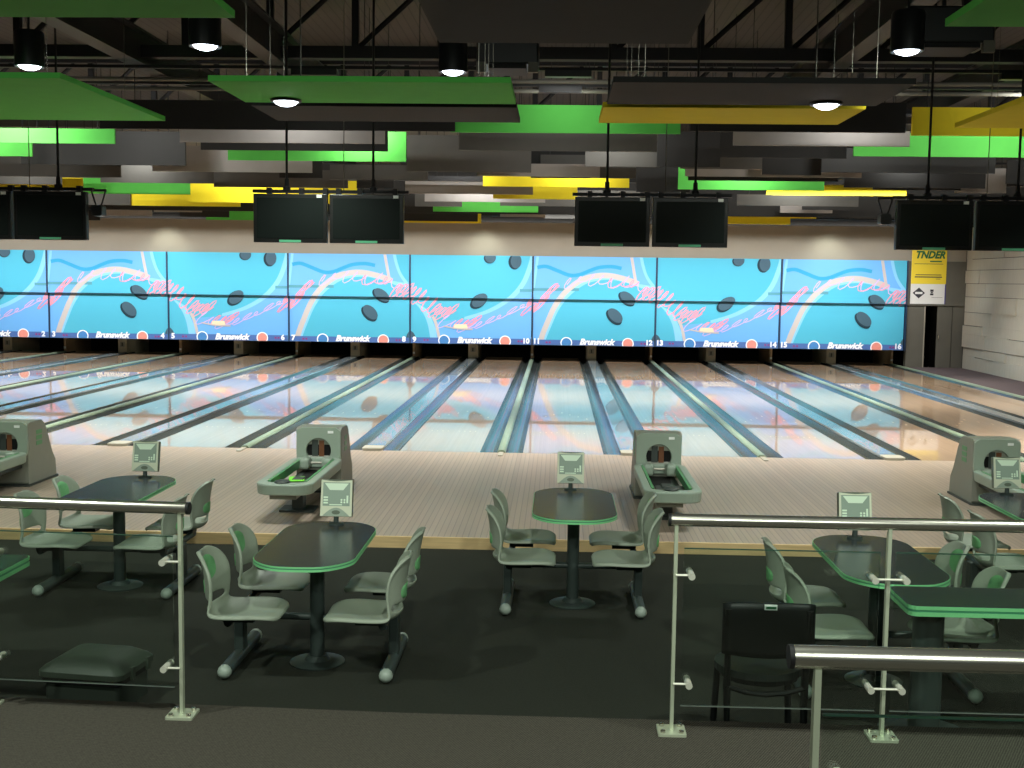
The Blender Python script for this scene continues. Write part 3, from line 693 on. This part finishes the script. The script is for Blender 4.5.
track(1.38, 4.88, ((-7.6, 3.6), (-3.2, .8), (.7, .5), (4.9, .8), (7.4, 2)), .6, POWER['row1'], 'track light above the monitors, hidden by the flat ceiling panels')
track(.1, 4.88, ((-7, .5), (-2.5, .3), (.8, 1), (6.6, .35)), .45, 14, 'front track light above the monitors, partly hidden by the flat ceiling panels')  # extra fill row, added to brighten the front boards
track(3.5, 4.80, (-9, -6.2, -2.5, 1.5, 5.6, 9), .5, POWER['row2'], 'track light hidden behind the second line of ceiling boards')
track(6.45, 4.70, (-9.6, -7.2, -1.2, 1.0, 4.2, 7.0), .5, POWER['row2'], 'track light hidden in the middle of the ceiling boards')
track(9.0, 4.62, (-9.6, -6.0, -1.0, 1.5, 5.6, 8.6), .5, POWER['row3'], 'track light hidden behind the lower ceiling boards')
for y_, z_, l_ in ((1.6, 4.5, 'first'), (7.7, 4.15, 'second'), (12.6, 3.95, 'third')):
    t = empty('track_light', (0, y_, z_)); tag(t, '%s long downlight over the lanes, hidden behind the hanging boards' % l_, 'track light', 'track lights hidden between the ceiling boards')
    MB().box(m_steel_d, -16, 10.5, -.08, .08, .03, .12).obj('track', t)
    lamp('AREA', 'tube', (-2.9, 0, 0), (0, 0, -1), POWER['lane'], (1, .97, .9), 26.5, .12, parent=t).data.spread = math.radians(120 if l_ == 'third' else 95)
# wash on the masks
t = empty('track_light', (0, 14.64, 3.85)); tag(t, 'long wash light aimed at the masks, hidden behind the full-width board', 'track light', 'track lights hidden between the ceiling boards')
MB().box(m_steel_d, -17, 11, -.08, .08, .03, .12).obj('track', t)
lamp('AREA', 'tube', (-3.2, .02, .0), (0, 1, -.9), POWER['wash'], (1, .98, .95), 27.5, .1, parent=t).data.spread = math.radians(96)
for x, l_ in ((-10.3, 'left'), (-1.33, 'middle'), (8.15, 'right')):
    far_can(x, 16.95, 3.95, POWER['scallop'], '%s can lamp close to the back wall throwing a pool of light' % l_, 100, (0, .35, -1))

# ------------------------------------------------------------------ hanging monitors
def make_pair():
    t = empty('monitor_pair')
    for s in (-1, 1):
        mo = MB().box(m_blackp, s*.492-.475, s*.492+.475, -.03, .06, -.62, 0).obj('monitor', t, bevel=.008)
        MB().box(m_screen, s*.492-.43, s*.492+.43, -.034, -.029, -.565, -.05).obj('screen', mo)
        MB().box(m_strip, s*.492-.14, s*.492+.14, -.037, -.029, -.615, -.585).obj('brand_strip', mo)
        MB().box(m_white, s*.492+.345, s*.492+.41, -.037, -.029, -.045, -.008).obj('sticker', mo)
    MB().box(m_steel_d, -1.0, 1.02, .06, .12, .02, .06).obj('mount_rail', t)
    for x in (-.78, -.36, -.05, .12, .40, .85): MB().box(m_steel_d, x-.03, x+.03, .02, .10, 0, .08).obj('clamp', t)
    for x in (-.56, .56):
        po = MB().tube(m_steel_d, [(x, .09, .0), (x, .09, 3.06)], .016, 8).obj('pole', t)
        MB().lathe(m_steel_d, [(0, .0), (.05, .0), (.05, .03), (.03, .05), (.028, .14), (0, .14)], 10, Matrix.Translation((x, .09, .06))).obj('pole_socket', po)
    MB().tube(m_wall_d, [(.18, .09, .06), (.18, .09, 3.06)], .006, 5).obj('signal_cable', t)
    return t
mp = make_pair()
spots = [(-6.35, 'leftmost pair of hanging black monitors, cut off by the left edge'), (-2.24, 'pair of hanging black monitors left of centre, over the mask of lanes seven and eight'),
         (1.88, 'pair of hanging black monitors right of centre, over the mask of lanes eleven and twelve'), (5.92, 'rightmost pair of hanging black monitors, in front of the yellow poster')]
for i, (x, lab) in enumerate(spots):
    o = mp if i == 0 else copy_tree(mp)
    o.location = (x, -.3, 3.34); tag(o, lab, 'monitor', 'hanging score monitors')
for i, (x, lab) in enumerate(((-5.30, 'small black camera on a bracket at the right end of the leftmost monitors'), (4.86, 'small black camera on a bracket at the left end of the rightmost monitors'))):
    t = empty('bracket_camera', (x, -.12, 3.36)); tag(t, lab, 'camera')
    MB().box(m_steel_d, -.10, .10, -.02, .02, .0, .03).obj('arm', t)
    b = MB()
    for s in (-1, 1): b.tube(m_steel_d, [(s*.09, 0, .0), (s*.03, 0, -.20)], .010, 6)
    b.obj('strut', t)
    MB().prism(m_blackp, rrect(-.07, .07, -.32, -.18, .03), -.08, .08, 'y').obj('camera_body', t)

# ================================================================== SEATING
def shell_mesh():
    # chair faces +x ; s: (x, z, half width, edge lift)
    nu = 10; vs = []; fs = []
    CC = [-1.035, -1, -.82, -.6, -.32, 0, .32, .6, .82, 1, 1.035]
    for i, (x, z, w_, lf) in enumerate(PROF):
        p0 = PROF[max(0, i-1)]; p1 = PROF[min(len(PROF)-1, i+1)]
        tx, tz = p1[0]-p0[0], p1[1]-p0[1]; l = math.hypot(tx, tz); nx, nz = tz/l, -tx/l   # normal towards the sitter
        for c in CC:
            e = lf*min(1, c*c)*1.3 - (.022 if abs(c) > 1 else 0)
            vs.append((x+nx*e, c*w_, z+nz*e))
    for i in range(len(PROF)-1):
        for k in range(nu):
            if i == 9 and 2 <= k <= 7: continue            # slot where the back meets the seat
            a = i*(nu+1)+k; fs.append((a, a+1, a+nu+2, a+nu+1))
    me = bpy.data.meshes.new('chair'); me.from_pydata(vs, [], fs); me.materials.append(m_shell); me.update()
    me.polygons.foreach_set('use_smooth', [True]*len(me.polygons))
    return me
PROF = [(.215, .400, .12, .0), (.207, .415, .16, .004), (.17, .423, .195, .010), (.10, .420, .212, .018), (.03, .412, .216, .022), (-.05, .404, .214, .026),
        (-.12, .398, .210, .030), (-.175, .400, .205, .032), (-.213, .418, .200, .046), (-.232, .452, .194, .056), (-.240, .50, .190, .064), (-.243, .55, .190, .070),
        (-.246, .60, .190, .072), (-.252, .65, .186, .070), (-.260, .70, .172, .058), (-.268, .74, .145, .040), (-.275, .77, .10, .018), (-.278, .778, .06, .006)]
CH = shell_mesh()
def back_at(y, z):
    for p, q in zip(PROF[9:], PROF[10:]):
        if p[1] <= z <= q[1]:
            t = (z-p[1])/(q[1]-p[1]); x, w_, lf = (p[k]+(q[k]-p[k])*t for k in (0, 2, 3)); return x + 1.3*lf*(y/w_)**2
    return -.26
def pad_mesh(front=True):
    # thin pad following the curve of the backrest
    zc, hy, hz, off = (.665, .098, .078, .013) if front else (.565, .088, .042, -.010)
    b = MB(); n = 20; vs = [(back_at(0, zc)+off, 0, zc)]; fs = []
    for r in (.5, .94, 1.0):
        for i in range(n):
            a = 2*PI*i/n; c, s_ = math.cos(a), math.sin(a); k = (abs(c)**3+abs(s_)**3)**(-1/3)
            y, z = r*hy*c*k, zc+r*hz*s_*k
            vs.append((back_at(y, z)+(off if r < 1 else off*.35), y, z))
    for i in range(n):
        j = (i+1) % n; fs.append((0, 1+i, 1+j))
        for q in (0, 1): fs.append((1+q*n+i, 1+(q+1)*n+i, 1+(q+1)*n+j, 1+q*n+j))
    b.add(vs, fs, m_pad)
    return b.mesh('back_pad', 60)
PADF, PADR = pad_mesh(True), pad_mesh(False)
def make_cluster():
    t = empty('table_with_seats')
    out = rrect(-.297, .297, -.55, .60, .20, 7, bulge=.055)
    tp = MB().prism(m_top, out, .735, .752).obj('tabletop', t)
    inn = [(p[0]*1.012, p[1]*1.008) for p in out]
    ed = MB(); ed.prism(m_edge, inn, .722, .734); ed.prism(m_edge2, [(p[0]*1.006, p[1]*1.004) for p in out], .734, .742); ed.prism(m_edge, inn, .742, .7505)
    ed.obj('edge_band', tp, smooth=40)
    MB().lathe(m_frame, [(0, .05), (.045, .05), (.045, .70), (.16, .715), (.16, .722), (0, .722)], 18).obj('pedestal', t, smooth=40)
    MB().lathe(m_frame, [(0, .0), (.165, .0), (.17, .010), (.15, .016), (.08, .024), (.06, .05), (0, .05)], 28).obj('base_plate', t, smooth=40)
    MB().tube(m_frame, [(-.48, .0, .29), (.48, .0, .29)], .022, 10).obj('crossbar', t, smooth=60)
    for s in (-1, 1):
        fb = MB().tube(m_frame, [(s*.48, -.34, .05), (s*.48, .34, .05)], .040, 12).obj('foot_beam', t, smooth=60)
        for y in (-.36, .36):
            MB().lathe(m_ball, [(0, -.042), (.022, -.036), (.040, -.016), (.043, .002), (.036, .022), (.02, .038), (0, .042)], 14, Matrix.Translation((s*.48, y, .05))).obj('end_cap', fb, smooth=80)
        MB().box(m_frame, s*.48-.03, s*.48+.03, -.05, .05, .06, .345).obj('seat_post', t, bevel=.01)
        MB().tube(m_frame, [(s*.46, -.36, .345), (s*.46, .36, .345)], .025, 8).obj('seat_beam', t, smooth=60)
        for y in (-.33, .33):
            br = MB(); br.box(m_frame, s*.30, s*.48, y-.05, y+.05, .355, .388); br.obj('seat_bracket', t)
            c = bpy.data.objects.new('chair', CH); C.objects.link(c); c.parent = t
            c.location = (s*.345, y, .0); c.rotation_euler = (0, 0, 0 if s < 0 else PI)
            so = c.modifiers.new('thick', 'SOLIDIFY'); so.thickness = .014; so.offset = 0
            su = c.modifiers.new('smooth', 'SUBSURF'); su.levels = 1; su.render_levels = 2
            for me_, lb in ((PADF, 'green pad on the front of the backrest'), (PADR, 'green patch on the rear of the backrest')):
                p = bpy.data.objects.new('back_pad', me_); C.objects.link(p); p.parent = c; p['label'] = lb
    return t
CL = [(-2.61, -6.67, 'dark table with four attached grey-green seats behind the left handrail'),
      (-.745, -8.33, 'dark table with four attached grey-green seats just right of the left railing'),
      (.855, -6.87, 'dark table with four attached grey-green seats in the middle of the photo'),
      (2.65, -8.42, 'dark table with four attached grey-green seats behind the black chair and right glass'),
      (4.30, -6.70, 'dark table with four attached grey-green seats at the far right by the last ball return')]
proto = make_cluster()
for i, (x, y, lab) in enumerate(CL):
    o = proto if i == 0 else copy_tree(proto)
    o.location = (x, y, ZF); tag(o, lab, 'table set', 'bowlers tables with attached seats')

# scoring consoles
def make_console():
    t = empty('scoring_console')
    MB().lathe(m_frame, [(0, 0), (.05, 0), (.05, .008), (.018, .014), (.016, .07), (0, .07)], 14).obj('stalk', t, smooth=40)
    T = Matrix.Translation((0, 0, .05)) @ Matrix.Rotation(math.radians(-12), 4, 'X')
    b = MB(); b.prism(m_con_d, rrect(-.105, .105, .0, .245, .008, 3), -.01, .035, 'y', T); h = b.obj('housing', t)
    top = [(-.103, .243), (-.05, .236), (0, .233), (.05, .236), (.103, .243)]
    b = MB(); b.prism(m_con, [(-.105, .002), (.105, .002)] + top[::-1], -.018, -.010, 'y', T); b.obj('bezel', t)
    b = MB(); b.prism(m_lcd, [(-.090, .070), (.090, .070), (.090, .226), (-.090, .226)], -.0195, -.017, 'y', T); sc = b.obj('screen', t)
    b = MB(); b.flat(m_lcd_l, [(-.08, .22), (.08, .22), (.045, .175), (-.045, .175)], -.0205, T)
    for z_ in (.085, .103, .121): b.flat(m_lcd_l, [(-.085, z_), (-.055, z_), (-.055, z_+.011), (-.085, z_+.011)], -.0205, T)
    b.flat(m_lcd_l, [(.068, .09), (.08, .09), (.08, .14), (.068, .14)], -.0205, T); b.flat(m_lcd_l, [(-.045, .075), (.04, .075), (.04, .082), (-.045, .082)], -.0205, T)
    for k in range(4): b.flat(m_lcd_l, ell(.035+.02*(k % 2), .095+.016*(k//2), .007, .007, 0, 8), -.0205, T)
    b.obj('readout', sc)
    b = MB(); arc = [(-.09+.18*i/12, .004+.055*math.sin(PI*i/12)) for i in range(13)]
    b.flat(m_ret, arc, -.0192, T); b.flat(m_con_d, ell(0, .028, .028, .014), -.0200, T); b.obj('reader', t)
    return t
cons = [(-2.60, -6.12, 'small tilted scoring console on the table behind the left handrail'), (-.735, -7.76, 'small tilted scoring console on the table right of the left railing'),
        (.835, -6.30, 'small tilted scoring console on the middle table'), (2.65, -7.86, 'small tilted scoring console seen above the right handrail'),
        (4.26, -6.14, 'small tilted scoring console in front of the rightmost ball return')]
pcs = make_console()
for i, (x, y, lab) in enumerate(cons):
    o = pcs if i == 0 else copy_tree(pcs)
    o.location = (x, y, ZF+.752); tag(o, lab, 'console', 'scoring consoles on the tables')

# ledge tables along the railing
def ledge(x0, x1, y0, y1, legx, lab):
    t = empty('ledge_table', (legx, (y0+y1)/2, ZF)); tag(t, lab, 'table', 'spectator tables by the railing')
    out = rrect(x0-legx, x1-legx, -(y1-y0)/2, (y1-y0)/2, .05, 4)
    tp = MB().prism(m_top, out, .73, .755).obj('tabletop', t)
    ed = MB(); ed.prism(m_edge, [(p[0]*1.004, p[1]*1.02) for p in out], .70, .722); ed.prism(m_edge2, [(p[0]*1.002, p[1]*1.012) for p in out], .722, .734); ed.prism(m_edge, [(p[0]*1.004, p[1]*1.02) for p in out], .734, .752)
    ed.obj('edge_band', tp)
    MB().lathe(m_frame, [(0, .03), (.08, .03), (.08, .70), (0, .70)], 20).obj('pedestal', t, smooth=40)
    MB().lathe(m_frame, [(0, 0), (.24, 0), (.24, .015), (.12, .035), (0, .035)], 24).obj('base_plate', t, smooth=40)
ledge(2.53, 4.1, -9.46, -9.07, 2.69, 'long dark table with a straight bright green edge behind the right glass')
ledge(-3.75, -2.32, -9.42, -8.80, -3.1, 'dark table corner with a green edge at the left border')

# ------------------------------------------------------------------ ball returns
def make_return():
    t = empty('ball_return')
    # side silhouette (y, z): front at y=-.35
    side = [(-.36, .02), (.34, .02), (.32, .20), (.24, .30), (.13, .52), (.06, .64), (-.02, .685), (-.30, .69), (-.35, .675), (-.33, .40), (-.36, .36)]
    hb = MB(); hb.prism(m_ret_s, side, -.24, .24, 'x'); hood = hb.obj('hood', t, bevel=.022)
    MB().prism(m_ret_d, rrect(-.255, .255, -.39, .37, .02), 0, .022).obj('plinth', t)
    # front face with a round ball opening
    nseg = 28; vs = []; fs = []
    outr = []
    for i in range(nseg):
        a = 2*PI*i/nseg; c, s_ = math.cos(a), math.sin(a)
        k = 1/max(abs(c)/.235, abs(s_)/(.225 if s_ > 0 else .165)); outr.append((c*k, .47+s_*k))
    inr = [(.135*math.cos(2*PI*i/nseg), .45+.135*math.sin(2*PI*i/nseg)) for i in range(nseg)]
    vs = [(p[0], -.375, p[1]) for p in outr] + [(p[0], -.375, p[1]) for p in inr] + [(p[0], -.335, p[1]) for p in outr] + [(p[0]*.96, -.342, .45+(p[1]-.45)*.96) for p in inr]
    for i in range(nseg):
        j = (i+1) % nseg
        fs += [(i, j, nseg+j, nseg+i), (i, 2*nseg+i, 2*nseg+j, j), (nseg+i, nseg+j, 3*nseg+j, 3*nseg+i)]
    f = MB(); f.add(vs, fs, m_ret); f.obj('face_plate', t, smooth=30)
    MB().flat(m_black, ell(0, .45, .14, .14), -.338).obj('opening', t)  # flat black disc painted for the dark inside of the ball hole
    fo = MB(); fo.box(mat('amber_flap', (.16, .06, .025), .4), .0, .055, -.343, -.339, .345, .555); fo.obj('guard_flap', t, bevel=.001)
    fo = MB(); fo.box(m_ret_d, -.075, -.01, -.342, -.339, .34, .56); fo.obj('guard_flap', t)
    MB().box(m_white, .10, .16, -.38, -.374, .635, .662).obj('sticker', t)
    for s in (-1, 1):
        b = MB()
        for z_ in (.44, .50, .56): b.box(m_rail, s*.24-.003 if s > 0 else -.243, s*.243 if s > 0 else -.237, -.16, -.02, z_-.02, z_+.025)
        b.obj('side_label', hood)
    # rack ring
    ring = rrect(-.27, .27, -2.04, -.34, .16, 7); n = len(ring)
    inner = rrect(-.19, .19, -1.90, -.40, .10, 7)
    vs = [(p[0], p[1], .375) for p in ring]+[(p[0], p[1], .375) for p in inner]+[(p[0]*.97, p[1], .27) for p in ring]+[(p[0], p[1], .27) for p in inner]
    fs = []
    for i in range(n):
        j = (i+1) % n
        fs += [(i, j, n+j, n+i), (i, 2*n+i, 2*n+j, j), (n+i, n+j, 3*n+j, 3*n+i), (2*n+i, 3*n+i, 3*n+j, 2*n+j)]
    r = MB(); r.add(vs, fs, m_ret); rk = r.obj('rack', t, bevel=.015)
    for s in (-1, 1):
        MB().box(m_rail, s*.175-.012, s*.175+.012, -1.80, -.42, .29, .372).obj('green_rail', rk)
        MB().box(m_ret, s*.12-.055, s*.12+.055, -.56, -.37, .27, .39).obj('shoulder', t, bevel=.03)
    MB().box(m_ret_d, -.17, .17, -1.25, -.36, .20, .235).obj('ball_tray', t)
    MB().prism(m_black, [(-.12, -.37), (.12, -.37), (.07, -1.20), (-.07, -1.20)], .236, .242).obj('tray_slot', t)  # black sheet laid on the tray, painted for its dark opening
    MB().tube(m_wall_l, [(-.16, -.44, .33), (.16, -.44, .33)], .012, 6).obj('tray_bar', t)
    MB().prism(m_ret_d, rrect(-.11, .16, -1.55, -1.25, .03), .25, .30).obj('dryer_shelf', t)
    MB().lathe(m_ret_d, [(0, .375), (.065, .377), (.075, .385), (.06, .397), (0, .393)], 18, Matrix.Translation((-.02, -1.93, 0))).obj('hand_dryer', t, smooth=50)
    MB().box(m_ret_s, -.15, .10, -1.90, -1.5, .21, .27).obj('dryer_box', t)
    MB().box(m_ret_d, -.055, .055, -1.40, -1.24, .02, .32).obj('rack_leg', t, bevel=.01)
    MB().prism(m_ret_d, rrect(-.17, .17, -1.46, -1.18, .02), 0, .02).obj('foot_plate', t)
    return t
rets = [(-5.18, 'ball return cut off by the left edge, beside the approach of lanes 7 and 8'.replace('7 and 8', '7 and 8')), (-1.80, 'ball return with a bright green card behind the left table console'),
        (1.80, 'ball return with an amber flap in its opening, right of the middle table'), (5.30, 'ball return at the right edge, behind the rightmost console')]
pr = make_return()
rets[0] = (-5.18, 'ball return cut off by the left edge of the photo')
for i, (x, lab) in enumerate(rets):
    o = pr if i == 0 else copy_tree(pr)
    o.location = (x, -2.75, 0); tag(o, lab, 'ball return', 'ball returns on the approach')
cd = MB().box(m_card, -.075, .075, -.13, .13, 0, .006).obj('card', loc=(-1.82, -4.08, .306)); cd.rotation_euler = (0, 0, .2)
tag(cd, 'bright green card lying on the ball return left of centre', 'card')

# ------------------------------------------------------------------ glass railings
RT = 1.20
def post(t, x, y, z0, ztop, sides, zc=(.44, .95)):
    p = MB(); w_ = .008
    p.prism(m_post, [(-.015, z0), (.015, z0), (.015, ztop-.06), (.004, ztop-.02), (-.015, ztop-.02)], x-w_/2-.004, x+w_/2+.004, 'x', Matrix.Translation((0, y, 0)))
    po = p.obj('post', t)
    bp = MB().prism(m_post, rrect(x-.065, x+.065, y-.065, y+.065, .01), z0, z0+.012).obj('base_plate', po)
    for sx in (-1, 1):
        for sy in (-1, 1):
            MB().lathe(m_steel, [(0, .012), (.012, .012), (.012, .024), (0, .026)], 8, Matrix.Translation((x+sx*.042, y+sy*.042, z0))).obj('bolt', po)
    for s in sides:
        for z_ in zc:
            c = MB(); c.tube(m_clamp, [(x, y-.03, z_), (x+s*.075, y-.03, z_)], .006, 8)
            T = Matrix.Translation((x+s*.07, y, z_)) @ Matrix.Rotation(PI/2, 4, 'X')
            c.lathe(m_clamp, [(0, -.055), (.016, -.055), (.016, .06), (0, .06)], 12, T)
            c.obj('glass_clamp', po, smooth=40)
def rail(t, x0, y0, x1, y1, z, r, zs=None):
    h = MB().tube(m_steel, [(x0, y0, z), (x1, y1, z if zs is None else zs)], r, 24).obj('handrail', t, smooth=40)
    d = Vector((x0-x1, y0-y1, 0)).normalized()
    MB().tube(m_steel_d, [(x0, y0, z), (x0+d.x*.012, y0+d.y*.012, z)], r*1.03, 20).obj('end_cap', h, smooth=40)
def pane(t, x0, y0, x1, y1, z0, z1):
    d = Vector((x1-x0, y1-y0)); l = d.length; a = math.atan2(d.y, d.x)
    MB().box(m_glass, 0, l, -.005, .005, z0, z1, Matrix.Translation((x0, y0, 0)) @ Matrix.Rotation(a, 4, 'Z')).obj('glass_pane', t)
    T = Matrix.Translation((x0, y0, 0)) @ Matrix.Rotation(a, 4, 'Z'); g = t.children[-1]
    MB().box(m_gedge, 0, l, -.0055, .0055, z0-.003, z0+.001, T).obj('lower_edge', g)
    MB().box(m_gedge_d, 0, l, -.0055, .0055, z1-.001, z1+.003, T).obj('upper_edge', g)
t = empty('glass_railing', (-1.04, -10.03, ZU)); tag(t, 'left glass railing with a steel handrail ending before the middle gap', 'railing', 'glass railings')
t.location = (0, 0, 0)
rail(t, -1.005, -10.045, -4.9, -9.80, RT, .029)
for x in (-1.04, -2.02, -3.0, -3.98): post(t, x, -10.04+(-1.04-x)*.055, ZU, RT, (-1,) if x > -1.1 else (-1, 1))
for x0, x1 in ((-1.95, -1.08), (-2.93, -2.06), (-3.91, -3.04)): pane(t, x0, -10.03+(-1.04-x0)*.055, x1, -10.03+(-1.04-x1)*.055, .335, 1.06)
t = empty('glass_railing'); tag(t, 'right glass railing whose handrail begins beside the middle table', 'railing', 'glass railings')
rail(t, 1.245, -10.08, 5.2, -10.06, RT, .029)
for x in (1.27, 2.235, 3.20, 4.17): post(t, x, -10.08, ZU, RT, (1,) if x < 1.3 else (-1, 1))
for x0, x1 in ((1.31, 2.20), (2.27, 3.165), (3.235, 4.13)): pane(t, x0, -10.07, x1, -10.07, .325, 1.065)
t = empty('glass_railing'); tag(t, 'nearest glass railing with a thick bright handrail at the bottom right corner', 'railing', 'glass railings')
rail(t, 1.305, -12.55, 4.2, -12.545, 1.367, .029)
for x in (1.365, 2.6): post(t, x, -12.55, .35, 1.36, (1,) if x < 1.4 else (-1, 1), (.60, 1.05))
pane(t, 1.385, -12.535, 2.56, -12.535, .45, 1.215)

# ------------------------------------------------------------------ black chair, dark bin
t = empty('black_chair', (1.765, -9.52, ZF)); tag(t, 'black chair with a solid backrest seen from behind through the right glass', 'chair')
def leg(pts, rr): MB().tube(m_chair, pts, rr, 8).obj('leg', t, smooth=60)
leg([(-.185, -.235, 0), (-.19, -.20, .40), (-.195, -.235, .80)], .020); leg([(.185, -.235, 0), (.19, -.20, .40), (.195, -.235, .80)], .020)
leg([(-.20, .20, 0), (-.18, .18, .43)], .018); leg([(.20, .20, 0), (.18, .18, .43)], .018)
st = MB().prism(m_seatv, [(.225*math.cos(a)*(1 if abs(math.cos(a)) < .8 else 1), .215*math.sin(a)) for a in [2*PI*i/28 for i in range(28)]], .43, .465).obj('seat', t, bevel=.012)
MB().lathe(m_chair, [(0, .40), (.20, .40), (.205, .43), (0, .43)], 24).obj('seat_frame', t)
bk = MB(); n = 10; vs = []
for j, z_ in enumerate((.575, .60, .79, .825)):
    for i in range(n+1):
        x_ = -.225+.45*i/n; bow = .03*(1-(x_/.225)**2)
        zt = z_ + (.0 if j < 2 else .012*(1-(x_/.225)**2)) - (.012*(1-(x_/.225)**2) if j == 0 else 0)
        vs.append((x_, -.232-bow-.0*j, zt))
fs = [(j*(n+1)+i, j*(n+1)+i+1, (j+1)*(n+1)+i+1, (j+1)*(n+1)+i) for j in range(3) for i in range(n)]
bk.add(vs, fs, m_chair); b = bk.obj('backrest', t, smooth=60); so = b.modifiers.new('thick', 'SOLIDIFY'); so.thickness = .022
lb = MB(); lb.box(m_white, -.032, .028, -.29, -.276, .812, .836); o = lb.obj('label_tag', b)
dm = MB(); dm.box(P_g, -.026, .022, -.292, -.289, .818, .829); dm.obj('label_print', b)
MB().tube(m_chair, [(-.185, -.22, .16), (.185, -.22, .16)], .010, 6).obj('stretcher', t)
MB().tube(m_chair, [(-.18, -.21, .40), (-.1, -.21, .375), (0, -.21, .365), (.1, -.21, .375), (.18, -.21, .40)], .014, 6).obj('seat_rail', t)

t = empty('storage_bin', (-1.84, -9.06, ZF), -.12); tag(t, 'low dark lidded bin on the carpet behind the left glass', 'bin')
MB().prism(m_bin_d, rrect(-.22, .22, -.18, .18, .03), 0, .15).obj('body', t)
MB().prism(m_black, rrect(-.235, .235, -.195, .195, .03), .15, .185).obj('recess', t)  # black band painted for the shade under the overhanging lid
ld = MB(); prev = None; vs = []; fs = []
lv = [(0, .185), (0, .215), (.02, .235), (.08, .27), (.15, .285)]
rings = [rrect(-.25+a, .25-a, -.21+a*.8, .21-a*.8, .05, 5) for a, _ in lv]; n = len(rings[0])
for (a, z_), r in zip(lv, rings): vs += [(p[0], p[1], z_) for p in r]
for k in range(len(lv)-1): fs += [(k*n+i, k*n+(i+1) % n, (k+1)*n+(i+1) % n, (k+1)*n+i) for i in range(n)]
fs.append(tuple(range((len(lv)-1)*n, len(lv)*n))); ld.add(vs, fs, m_bin); ld.obj('lid', t, smooth=35)
for y_ in (-.08, .1): MB().box(m_bin, .245, .262, y_-.015, y_+.015, .16, .23).obj('latch', t)
